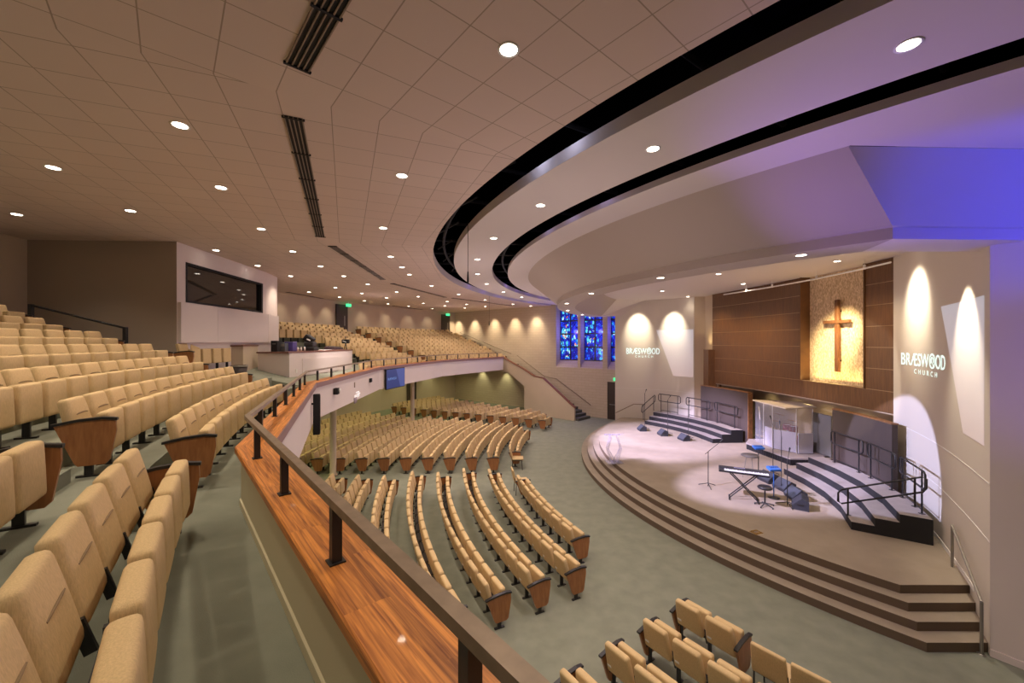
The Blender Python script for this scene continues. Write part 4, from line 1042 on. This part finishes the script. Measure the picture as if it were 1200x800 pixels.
mic_stand(8.7, 19.65, 1.6, .3, 60, 'tall thin choir microphone stand before the left riser, nearest of three')
mic_stand(6.45, 13.1, 1.15, .55, 25, 'boom microphone stand behind the left end of the keyboard')
mic_stand(9.3, 14.2, 1.75, .45, 65, 'black boom stand before the drum platform, left of the blue stand')
mic_stand(8.62, 12.75, 1.75, .6, 60, 'tall black boom stand right of the keyboard')
mic_stand(7.98, 11.55, 1.25, .5, 50, 'black boom microphone stand beside the nearest floor wedge')

# keyboard on its x stand
kb = empty('keyboard', (6.98, 12.02, ST + .80), math.atan2(11.72 - 12.3, 7.56 - 6.40)); m = MB(); m.plate([(-.66, -.17, 0), (-.66, .17, 0), (-.66, .17, .11), (-.66, .02, .10), (-.66, -.03, .065), (-.66, -.17, .05)], (1.32, 0, 0)); m.build('case', blackmatte, kb)
m = MB(); m.box((.06, -.105, .070), (1.14, .15, .020)); m.build('white_keys', keys_m, kb)
m = MB()
for i in range(35):
    if i % 7 not in (2, 6): m.box((.06 - .555 + i * 1.11 / 35 + .016, -.068, .082), (.014, .075, .014))
m.build('black_keys', black, kb)
m = MB(); m.box((-.1, .10, .105), (.3, .07, .012)); m.build('display', mat('keyboard_display', (.25, .24, .32), .2), kb)
tag(kb, 'black stage keyboard with white keys on an x stand', 'keyboard')
xs = empty('keyboard_stand', (6.98, 12.02, ST), math.atan2(11.72 - 12.3, 7.56 - 6.40))
for y in (-.14, .14):
    for sx in (-1, 1): m = MB(); m.tube([(sx * .38, y * (.9 if sx > 0 else .7), .03), (-sx * .36, y * (.9 if sx > 0 else .7), .79)], .018, 6); m.build('leg', black, xs)
for sx in (-1, 1): m = MB(); m.tube([(sx * .38, -.22, .02), (sx * .38, .22, .02)], .018, 6); m.tube([(sx * .36, -.2, .785), (sx * .36, .2, .785)], .014, 6); m.build('foot_bar', black, xs)
tag(xs, 'black x-shaped stand under the stage keyboard', 'keyboard stand')
ks = empty('stool', (7.33, 11.55, ST)); m = MB(); m.lathe([(0, .50), (.17, .50), (.19, .52), (.19, .55), (.16, .575), (0, .58)], (0, 0, 0), 24); m.build('seat', black, ks); m = MB(); m.tube([(0, 0, .06), (0, 0, .5)], .022, 8); m.build('post', black, ks)
for a in range(5): m = MB(); m.tube([(0, 0, .09), (.26 * math.cos(R_(72 * a)), .26 * math.sin(R_(72 * a)), .03)], .016, 6); m.lathe([(0, 0), (.02, 0), (.02, .03), (0, .03)], (.25 * math.cos(R_(72 * a)), .25 * math.sin(R_(72 * a)), 0), 8); m.build('leg', black, ks)
tag(ks, 'round black stool with five legs before the keyboard', 'stool')
def blue_stand(x, y, h, label):
    o = empty('mixer_stand', (x, y, ST)); m = MB(); m.tube([(0, 0, .03), (0, 0, h)], .015, 7); m.build('pole', blue_plastic if h < .95 else black, o); m = MB(); m.lathe([(0, 0), (.16, 0), (.16, .02), (.03, .045), (0, .045)], (0, 0, 0), 20); m.build('base', black, o)
    m = MB(); m.rbox((.34, .22, .07), Matrix.Translation((0, 0, h + .03)) @ Matrix.Rotation(R_(15), 4, 'X'), .012, 2); m.build('mixer', blue_plastic, o)
    m = MB()
    for i in range(5): m.lathe([(0, .075), (.012, .075), (.012, .09), (0, .09)], (-.12 + .06 * i, .0, h), 8)
    m.build('knob', black, o); return tag(o, label, 'stand', 'blue personal mixers on stands')
blue_stand(7.98, 12.15, .86, 'blue personal mixer on a round base stand at the right end of the keyboard'); blue_stand(8.75, 14.15, .98, 'blue personal mixer on a stand before the drum platform')
pt_ = empty('percussion_table', (8.3, 13.9, ST)); m = MB(); m.lathe([(0, .78), (.27, .78), (.28, .8), (.27, .82), (0, .82)], (0, 0, 0), 24); m.build('top', mat('dark_table_top', (.09, .08, .07), .5), pt_)
for a in (30, 150, 270): m = MB(); m.tube([(.1 * math.cos(R_(a)), .1 * math.sin(R_(a)), .79), (.22 * math.cos(R_(a)), .22 * math.sin(R_(a)), 0)], .012, 6); m.build('leg', grey_metal, pt_)
tag(pt_, 'small round dark table before the drum platform', 'table')
fp_ = Vector((6.55, 10.2)); ob = empty('floor_box', (6.1, 9.95, ST), R_(20)); m = MB(); m.box((0, 0, .004), (.24, .2, .008)); m.build('lid', brass_m, ob); m = MB(); m.box((0, 0, .009), (.12, .08, .004)); m.build('flap', bronze, ob); tag(ob, 'small brass floor box cover near the front stage edge', 'floor box')
# cross
cx_ = wx(14.54) + .20; ang = math.atan2(wx(15.2) - wx(13.9), 1.3)
cr_ = empty('cross', (cx_, 14.54, 4.33), -ang); m = MB(); m.rbox((.10, .155, 2.62), Matrix.Translation((0, 0, 1.31)), .012, 2); m.build('upright', cross_wood, cr_); m = MB(); m.rbox((.09, 1.16, .12), Matrix.Translation((-.03, 0, 1.82)), .012, 2); m.build('crossbar', cross_wood, cr_)
m = MB()
for z in (.4, 2.2): m.box((.10, 0, z), (.12, .05, .05))
m.build('standoff', black, cr_); tag(cr_, 'large brown wooden cross on the lit stone panel', 'cross')
# lighting pipe before the walnut wall
lp = empty('lighting_pipe', (10.4, 16.8, 7.7)); b0 = Vector((10.4, 16.8, 7.7)); P = [Vector((10.2, 19.2, 7.7)), Vector((10.72, 17.0, 7.7)), Vector((11.02, 14.6, 7.7)), Vector((11.0, 12.8, 7.7)), Vector((10.88, 11.45, 7.7))]
m = MB(); m.tube([p - b0 for p in P], .028, 8); m.build('pipe', white_m, lp)
for k in range(1, 5):
    q = [P[0].lerp(P[1], .6), P[1].lerp(P[2], .2), P[2].lerp(P[3], .1), P[3].lerp(P[4], .3)][k - 1]; m = MB(); m.tube([q - b0 + Vector((0, 0, .0)), Vector((q.x, q.y, 7.98)) - b0], .008, 5); m.box(q - b0 + Vector((0, 0, .04)), (.06, .04, .14)); m.build('hanger', white_m, lp)
tag(lp, 'thin white lighting pipe hung before the walnut wall and stone panel', 'pipe')
# hanging microphones
for x, y, z0, z1, lab in ((-1.14, 10.3, ZC + .25, 6.98, 'hanging microphone cable dropped from the outer ceiling slot'), (-1.42, 24.8, ZC, 6.5, 'hanging microphone on a thin cable before the far wall')):
    o = empty('hanging_microphone', (x, y, z1)); m = MB(); m.tube([(0, 0, .2), (0, 0, z0 - z1)], .008, 5); m.build('cable', black, o); m = MB(); m.tube([(0, 0, -.05), (0, 0, .05), (0, 0, .25)], [.025, .028, .016], 8); m.build('capsule', blackmatte, o); tag(o, lab, 'microphone')

# ------------------------------------------------------------------ projected slides on the curved walls
def bend(mesh_vs, path, off):
    out = []
    for (s, z, w) in mesh_vs:
        p, d = along(path, s); n = Vector((d.y, -d.x)); q = p + n * (off + w); out.append((q.x, q.y, z))
    return out
def slide_poly(mb, path, quad, off, n=10, m=6):
    """bilinear patch in (s,z) bent on the wall"""
    a, b2, c, d = [Vector(q) for q in quad]; vs = []
    for i in range(m + 1):
        for k in range(n + 1): u, v = k / n, i / m; p = (a * (1 - u) + b2 * u) * (1 - v) + (d * (1 - u) + c * u) * v; vs.append((p.x, p.y, 0))
    fs = [(i * (n + 1) + k, i * (n + 1) + k + 1, (i + 1) * (n + 1) + k + 1, (i + 1) * (n + 1) + k) for i in range(m) for k in range(n)]
    mb.add(bend(vs, path, off), fs, 0)
def text_mesh(body, spacing=1.0):
    cu = bpy.data.curves.new('txt', 'FONT'); cu.body = body; cu.size = 1; cu.space_character = spacing; cu.resolution_u = 4
    tmp = bpy.data.objects.new('t', cu); me = bpy.data.meshes.new_from_object(tmp); bpy.data.objects.remove(tmp)
    vs = [v.co.copy() for v in me.vertices]; fs = [tuple(p.vertices) for p in me.polygons]; return vs, fs
def put_text(mb, body, path, s0, s1, z, h, off, spacing=1.0):
    vs, fs = text_mesh(body, spacing); x0, x1 = min(v.x for v in vs), max(v.x for v in vs); y1 = max(v.y for v in vs)
    mb.add(bend([(s0 + (v.x - x0) / (x1 - x0) * (s1 - s0), z + v.y / y1 * h, 0) for v in vs], path, off), fs)
def logo(mb, path, s0, s1, z, h, off):
    L = s1 - s0
    put_text(mb, 'BRÆSW', path, s0, s0 + .605 * L, z, h, off); put_text(mb, 'OD', path, s0 + .765 * L, s1, z, h, off)
    c = s0 + .685 * L; vs, fs = [], []; n = 36; hh = h * 1.12
    for (ra, rb2, k0, k1) in ((1.0, .80, 0, n), (.55, .36, -2, 22)):
        b0 = len(vs); cnt = k1 - k0
        for k in range(k0, k1 + 1):
            a = 2 * PI * k / n
            for r in (ra, rb2): vs.append((c + math.cos(a) * r * .068 * L, z + h * .5 + math.sin(a) * r * hh / 2, 0))
        for k in range(cnt): fs.append((b0 + 2 * k, b0 + 2 * k + 2, b0 + 2 * k + 3, b0 + 2 * k + 1))
    b0 = len(vs); w = .012 * L
    for (x0, z0, x1, z1) in ((-.03, -.1, -.03, .12), (-.01, -.08, .045, -.38)):
        b0 = len(vs); vs += [(c + x0 * L * .8, z + h * .5 + z0 * hh, 0), (c + x0 * L * .8 + w, z + h * .5 + z0 * hh, 0), (c + x1 * L * .8 + w, z + h * .5 + z1 * hh, 0), (c + x1 * L * .8, z + h * .5 + z1 * hh, 0)]; fs.append((b0, b0 + 1, b0 + 2, b0 + 3))
    mb.add(bend(vs, path, off), fs)
def slide(name, path, label, s_quad, z_top, z_bot, logo_s, logo_z, logo_h, s_full):
    p0, _ = along(path, s_full[0]); o = empty(name, (p0.x, p0.y, z_bot)); b0 = Vector((p0.x, p0.y, z_bot))
    def sh(mb): mb.v = [tuple(Vector(v) - b0) for v in mb.v]; return mb
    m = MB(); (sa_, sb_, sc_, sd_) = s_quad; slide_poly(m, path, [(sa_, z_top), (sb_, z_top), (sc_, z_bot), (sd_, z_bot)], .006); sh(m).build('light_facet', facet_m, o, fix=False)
    m = MB(); logo(m, path, *logo_s, logo_z, logo_h, .009); put_text(m, 'CHURCH', path, logo_s[0] + (logo_s[1] - logo_s[0]) * .27, logo_s[0] + (logo_s[1] - logo_s[0]) * .80, logo_z - logo_h * .62, logo_h * .36, .009, 1.9); sh(m).build('lettering', letter_m, o, fix=False)
    return tag(o, label, 'projected slide', 'projected slides')
letter_m = emit('projected_lettering', (.78, 1.0, .97), 1.1)
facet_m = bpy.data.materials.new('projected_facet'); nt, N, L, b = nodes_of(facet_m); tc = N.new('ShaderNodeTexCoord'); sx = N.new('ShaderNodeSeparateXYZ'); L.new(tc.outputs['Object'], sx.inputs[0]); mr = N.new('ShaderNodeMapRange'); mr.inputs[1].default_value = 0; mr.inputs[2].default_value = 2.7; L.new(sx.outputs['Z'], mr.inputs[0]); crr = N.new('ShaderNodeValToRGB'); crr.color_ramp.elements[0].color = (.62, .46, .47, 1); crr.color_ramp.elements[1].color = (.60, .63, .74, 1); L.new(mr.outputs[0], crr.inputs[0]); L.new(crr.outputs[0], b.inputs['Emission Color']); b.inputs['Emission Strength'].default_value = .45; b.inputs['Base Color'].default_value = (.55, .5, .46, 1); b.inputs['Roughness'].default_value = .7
sR = lambda px: ray_path(px, RS)[0]; sL = lambda px: ray_path(px, LS)[0]
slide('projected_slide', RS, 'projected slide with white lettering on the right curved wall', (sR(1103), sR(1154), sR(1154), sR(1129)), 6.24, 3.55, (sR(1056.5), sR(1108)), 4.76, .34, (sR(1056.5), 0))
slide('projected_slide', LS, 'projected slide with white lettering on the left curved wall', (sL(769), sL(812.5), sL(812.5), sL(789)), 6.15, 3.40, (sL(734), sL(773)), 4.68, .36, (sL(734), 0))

# ------------------------------------------------------------------ ceiling fittings
def downlight_proto(r=.085):
    o = empty('recessed_downlight', (0, 0, 0)); m = MB(); m.lathe([(r, -.002), (r * 1.28, -.008), (r * 1.3, 0), (r, .0)], (0, 0, 0), 20); m.build('trim_ring', white_m, o); m = MB(); m.lathe([(0, -.004), (r, -.004)], (0, 0, 0), 20, smooth=False); m.build('lens', lens_m, o); return o
DLP = None
LAMPS = []
def lamp(kind, name, loc, energy, col, size=90, blend=.6, target=None, rad=.06):
    l = bpy.data.lights.new(name, kind); l.energy = energy; l.color = col
    if kind == 'SPOT': l.spot_size = R_(size); l.spot_blend = blend; l.shadow_soft_size = rad
    elif kind == 'POINT': l.shadow_soft_size = rad
    o = bpy.data.objects.new(name, l); COL.objects.link(o); o.location = loc
    if target is not None: o.rotation_euler = (Vector(target) - Vector(loc)).to_track_quat('-Z', 'Y').to_euler()
    return o
WARM = (1.0, .83, .64)
def downlights(R, ths, z, ringname, energy, size=120, r=.085, lab=None):
    global DLP
    for i, th in enumerate(ths):
        o = downlight_proto(r) if DLP is None else copy_tree(DLP); DLP = DLP or o
        rr = R[i] if isinstance(R, list) else R
        o.location = pt(rr, th, z); tag(o, 'recessed downlight, %s from the near end, %s' % (ORD[i + 1], ringname), 'downlight', 'recessed downlights')
        energy_ = energy * (.4 if (rr == 24.5 and th > 30) else 1); nearwall = rr == 26.8 and 3 < th < 10; lamp('SPOT', 'downlight_lamp', pt(rr, th, z - .03), energy_ * (.3 if nearwall else 1), WARM, 75 if nearwall else size, 1 if nearwall else .9)
E1 = 235
downlights(21.55, [46, 36.9, 27.6, 18.5, 9.3, -.1, -9, -18.9, -28, -37.4], ZC, 'tile ceiling row beside the slot', E1)
downlights(24.5, [46, 40.3, 34.3, 28.2, 22.7, 16, 10, 4.2, -1, -6.7, -13.9, -19.5, -27.3, -32.7, -37.9], ZC, 'tile ceiling row over the balcony front', E1)
downlights(26.8, [39, 33.5, 28, 22.6, 17.7, 9.5, 4.1, -.9, -8.8, -14, -19.3, -27.7, -32.9, -37.9], ZC, 'tile ceiling row over the middle balcony seats', E1 * .8)
downlights(29.4, [36, 30, 24, 15.6, -11.6, -16.7, -21.3, -25.9, -30.2, -35.4], ZC, 'tile ceiling row beside the back wall', E1 * .55)
downlights(21.47, [4.3, -42.9], ZC, 'extra pair beside the slot', E1 * .5)
downlights(18.65, [53, 44.2, 35.9, 27.1, 18.3, 9.4, .3, -8.4, -18.5, -27.2], ZC, 'outer white ceiling ring', E1, r=.085)
downlights(14.85, [38.3, 26, 12.6, -1.1, -15.9, -29.4], 7.07, 'canopy rim', E1 * .7, r=.075)
soff = [(1041, 290.7), (981, 306), (842, 321), (871, 332.5), (776, 341), (806, 347.5), (736, 353)]
for i, (px, py) in enumerate(soff):
    y = F * (8.0 - HC) / (401 - py); o = copy_tree(DLP); o.location = ((px - 600) / F * y, y, 8.0)
    tag(o, 'round recessed downlight, %s from the right end of the stage canopy ceiling' % ORD[i + 1], 'downlight', 'recessed downlights'); lamp('SPOT', 'downlight_lamp', ((px - 600) / F * y, y, 7.97), E1 * (.12 if i == 5 else .6), WARM, 110, .9)
for i, s in enumerate((4.2, 6.2, 8.4, 10.2, 11.6)):
    pass

def vent(a, c, label, slots=4):
    a, c = Vector(a), Vector(c); d = c - a; ln = d.length; o = empty('linear_diffuser', (*((a + c) / 2), ZC), math.atan2(d.y, d.x)); w = .21
    m = MB(); m.box((0, 0, .0), (ln, w, .012)); m.build('backing', blackmatte, o)
    m = MB()
    for i in range(slots + 1): m.box((0, -w / 2 + i * w / slots, -.010), (ln, .014, .02))
    m.build('slot_bar', bronze, o)
    n = max(2, int(ln / .9))
    for i in range(n + 1): m = MB(); m.box((-ln / 2 + .02 + i * (ln - .04) / n, 0, -.014), (.03, w + .05, .02)); m.build('cross_strap', blackmatte, o)
    return tag(o, label, 'air vent', 'long dark ceiling diffusers')
vent((.3, 1.35), (-2.245, 4.16), 'long dark ceiling diffuser nearest overhead at the top of the view'); vent((-2.785, 5.07), (-5.2, 10.81), 'long dark ceiling diffuser over the left balcony rail'); vent((-5.35, 11.86), (-5.88, 18.11), 'long dark ceiling diffuser over the sound desk')
vent((-5.82, 19.42), (-4.25, 25.29), 'long dark ceiling diffuser over the middle balcony front'); vent((-3.85, 25.77), (-.1, 31.1), 'long dark ceiling diffuser over the far balcony front'); vent((-12.8, 22.72), (-12.4, 26.0), 'long dark ceiling diffuser at the back wall beside the booth'); vent((-9.3, 31.17), (-7.9, 34.9), 'long dark ceiling diffuser at the back wall in the far corner')

# ------------------------------------------------------------------ lamps
# wall washers
for px in (537.5, 556.7, 580, 604, 629):
    s = fs_px(px); a = fw(s, .8); lamp('SPOT', 'wall_washer', (*a, ZC - .02), 620, (1.0, .82, .56), 66, 1, (*fw(s, .0), 5.4))
for th in (-11.5, -15, -18.5, -24.5, -29, -33.5, -37.5):
    lamp('SPOT', 'wall_washer', pt(30.6, th, ZC - .02), 60, (1.0, .85, .62), 80, 1, pt(31.3, th, 6.0))
for px, e in ((748, 1300), (790, 1300)):
    s = sL(px); p, d = along(LS, s); n = Vector((d.y, -d.x)); q = p + n * 1.15; lamp('SPOT', 'wall_washer', (*q, 7.95), e * .75, (1, .88, .66), 52, 1, (*p, 6.2))
for px, e in ((1076, 1000),):
    s = sR(px); p, d = along(RS, s); n = Vector((d.y, -d.x)); q = p + n * 1.25; lamp('SPOT', 'wall_washer', (*q, 7.95), e, (1, .88, .68), 58, 1, (*p, 6.5))
s = sR(1134); p, d = along(RS, s); n = Vector((d.y, -d.x)); q = p + n * .75; lamp('SPOT', 'wall_washer', (*q, 7.02), 700, (1, .88, .68), 62, .7, (*p, 5.4))
for px in (594, 566): s = fs_px(px); lamp('SPOT', 'wall_washer', (*fw(s, .6), 3.12), 70, (1, .98, .55), 85, .9, (*fw(s), 1.4))
# cross and stone panel
lamp('SPOT', 'cross_spot', (9.6, 12.6, 7.9), 3800, (1, .80, .46), 33, 1, (11.9, 14.6, 5.6))
a_ = bpy.data.lights.new('cove_lamp', 'AREA'); a_.shape = 'RECTANGLE'; a_.size = .06; a_.size_y = 2.1; a_.energy = 38; a_.color = (1, .68, .24)
ao = bpy.data.objects.new('cove_lamp', a_); COL.objects.link(ao); ao.location = (wx(14.6) + .12, 14.6, PZ0 + .03); ao.rotation_euler = (R_(180), R_(-20), 0)
for y in (17.3, 19.0, 20.7): lamp('SPOT', 'wood_spot', (9.2, y, 7.9), 340, (1, .66, .30), 70, 1, (11.3, y, 4.6))
lamp('SPOT', 'wood_spot', (9.6, 12.6, 7.9), 160, (1, .70, .36), 70, 1, (11.6, 12.6, 4.6))
for y in (13.2, 15.0, 16.8, 18.6, 20.4): lamp('SPOT', 'niche_lamp', (12.75, y, 3.12), 26, (1, .78, .38), 120, 1, (13.0, y, ST))
lamp('SPOT', 'side_strip_spot', (10.75, 22.0, 5.1), 30, (1, .75, .35), 90, 1, (10.93, 22.1, 7.5))
# stage lighting hung in the ceiling slots
def slot(th, R=19.75): return pt(R, th, ZC - .02)
lamp('SPOT', 'stage_wash', slot(8), 21000, (.72, .63, 1.0), 31, .6, (7.3, 18.9, ST))
lamp('SPOT', 'stage_wash', slot(-12), 9500, (.74, .66, 1.0), 34, .5, (8.0, 20.5, ST))
lamp('SPOT', 'stage_wash', slot(20), 13500, (.72, .64, 1.0), 24, .5, (8.6, 13.2, ST))
lamp('SPOT', 'stage_wash', slot(2), 4500, (.80, .70, 1.0), 30, .6, (10.0, 16.0, ST))
lamp('SPOT', 'follow_spot', slot(4), 13000, (.60, .62, 1.0), 17, .12, (11.25, 11.3, 1.5))
lamp('SPOT', 'stage_spot', pt(14.7, 2, 7.0), 1500, (1, .86, .66), 25, .15, (11.7, 13.9, 4.3))
# blue and violet lights added without fixtures to tint canopy, ceiling and right wall
lamp('SPOT', 'blue_fill', (8.6, 3.2, 6.0), 480, (.035, .05, 1.0), 70, .7, (7.6, 6.2, 7.75))
lamp('SPOT', 'violet_fill', (3.5, 7.5, 4.8), 420, (.36, .20, 1.0), 95, 1, (5.6, 3.9, 8.27))
lamp('SPOT', 'violet_fill', (6.4, 2.5, 4.5), 230, (.40, .26, 1.0), 58, .9, (9.0, 6.0, 5.2))
for s0, s1 in bays: p = fw((s0 + s1) / 2 + .3, -.25); lamp('POINT', 'window_glow', (*p, 6.2), 70, (.14, .10, 1.0), rad=.2)
for th in (33.5, 31): lamp('POINT', 'slot_glow', pt(19.72, th, ZC + .22), 3.5, (.6, .65, 1.0), rad=.05)
for th in (29, 25, 21): lamp('POINT', 'slot_glow', pt(17.66, th, ZC + .22), 2.0, (.5, .45, 1.0), rad=.05)
for th in range(-14, -44, -6): lamp('POINT', 'slot_glow', pt(19.8, th, ZC + .30), 2.5, (.30, .22, 1.0), rad=.05); lamp('POINT', 'slot_glow', pt(17.7, th, ZC + .25), 2.5, (.30, .22, 1.0), rad=.05)
# lamps under the balcony: slightly green
for R in (26.0, 29.2):
    for th in (10, 3, -4, -11, -18, -25, -32, -39): lamp('SPOT', 'under_balcony_lamp', pt(R, th, 3.15), 88, (1.0, .94, .42), 150, .9)
for th in (-27, -31.5, -37.5): lamp('SPOT', 'wall_washer', pt(30.7, th, 3.15), 60, (1.0, .98, .55), 80, .9, pt(31.3, th, 1.5))
lamp('SPOT', 'desk_lamp', (-7.0, 17.8, 8.1), 800, (1, .84, .78), 60, .8, (-8.5, 18.4, 4.2))
# soft fill lights added in mid-air to brighten the ceiling
for R, th, z, e in ((18.5, 30, 4.6, 150), (18.5, 8, 4.6, 165), (18.5, -14, 4.6, 165), (18.0, -32, 4.6, 150), (26.5, -16, 6.7, 30), (26.5, -33, 6.7, 30)):
    lamp('POINT', 'hall_fill', pt(R, th, z), e, (1.0, .79, .86), rad=.8)

# world, camera, view
w = bpy.data.worlds.new('world'); scene.world = w; w.use_nodes = True
bg = w.node_tree.nodes['Background']; bg.inputs['Color'].default_value = (1.0, .80, .64, 1); bg.inputs['Strength'].default_value = 0.12
cd = bpy.data.cameras.new('camera'); cd.sensor_width = 36; cd.lens = 36 * F / 1200; cd.shift_y = 1 / 1200; cd.clip_start = .05; cd.clip_end = 200
co = bpy.data.objects.new('camera', cd); COL.objects.link(co); co.location = (0, 0, HC); co.rotation_euler = (R_(90), 0, 0); scene.camera = co
scene.view_settings.view_transform = 'Standard'; scene.view_settings.look = 'None'; scene.view_settings.gamma = 1; scene.view_settings.use_curve_mapping = False
scene.view_settings.exposure = 0.0
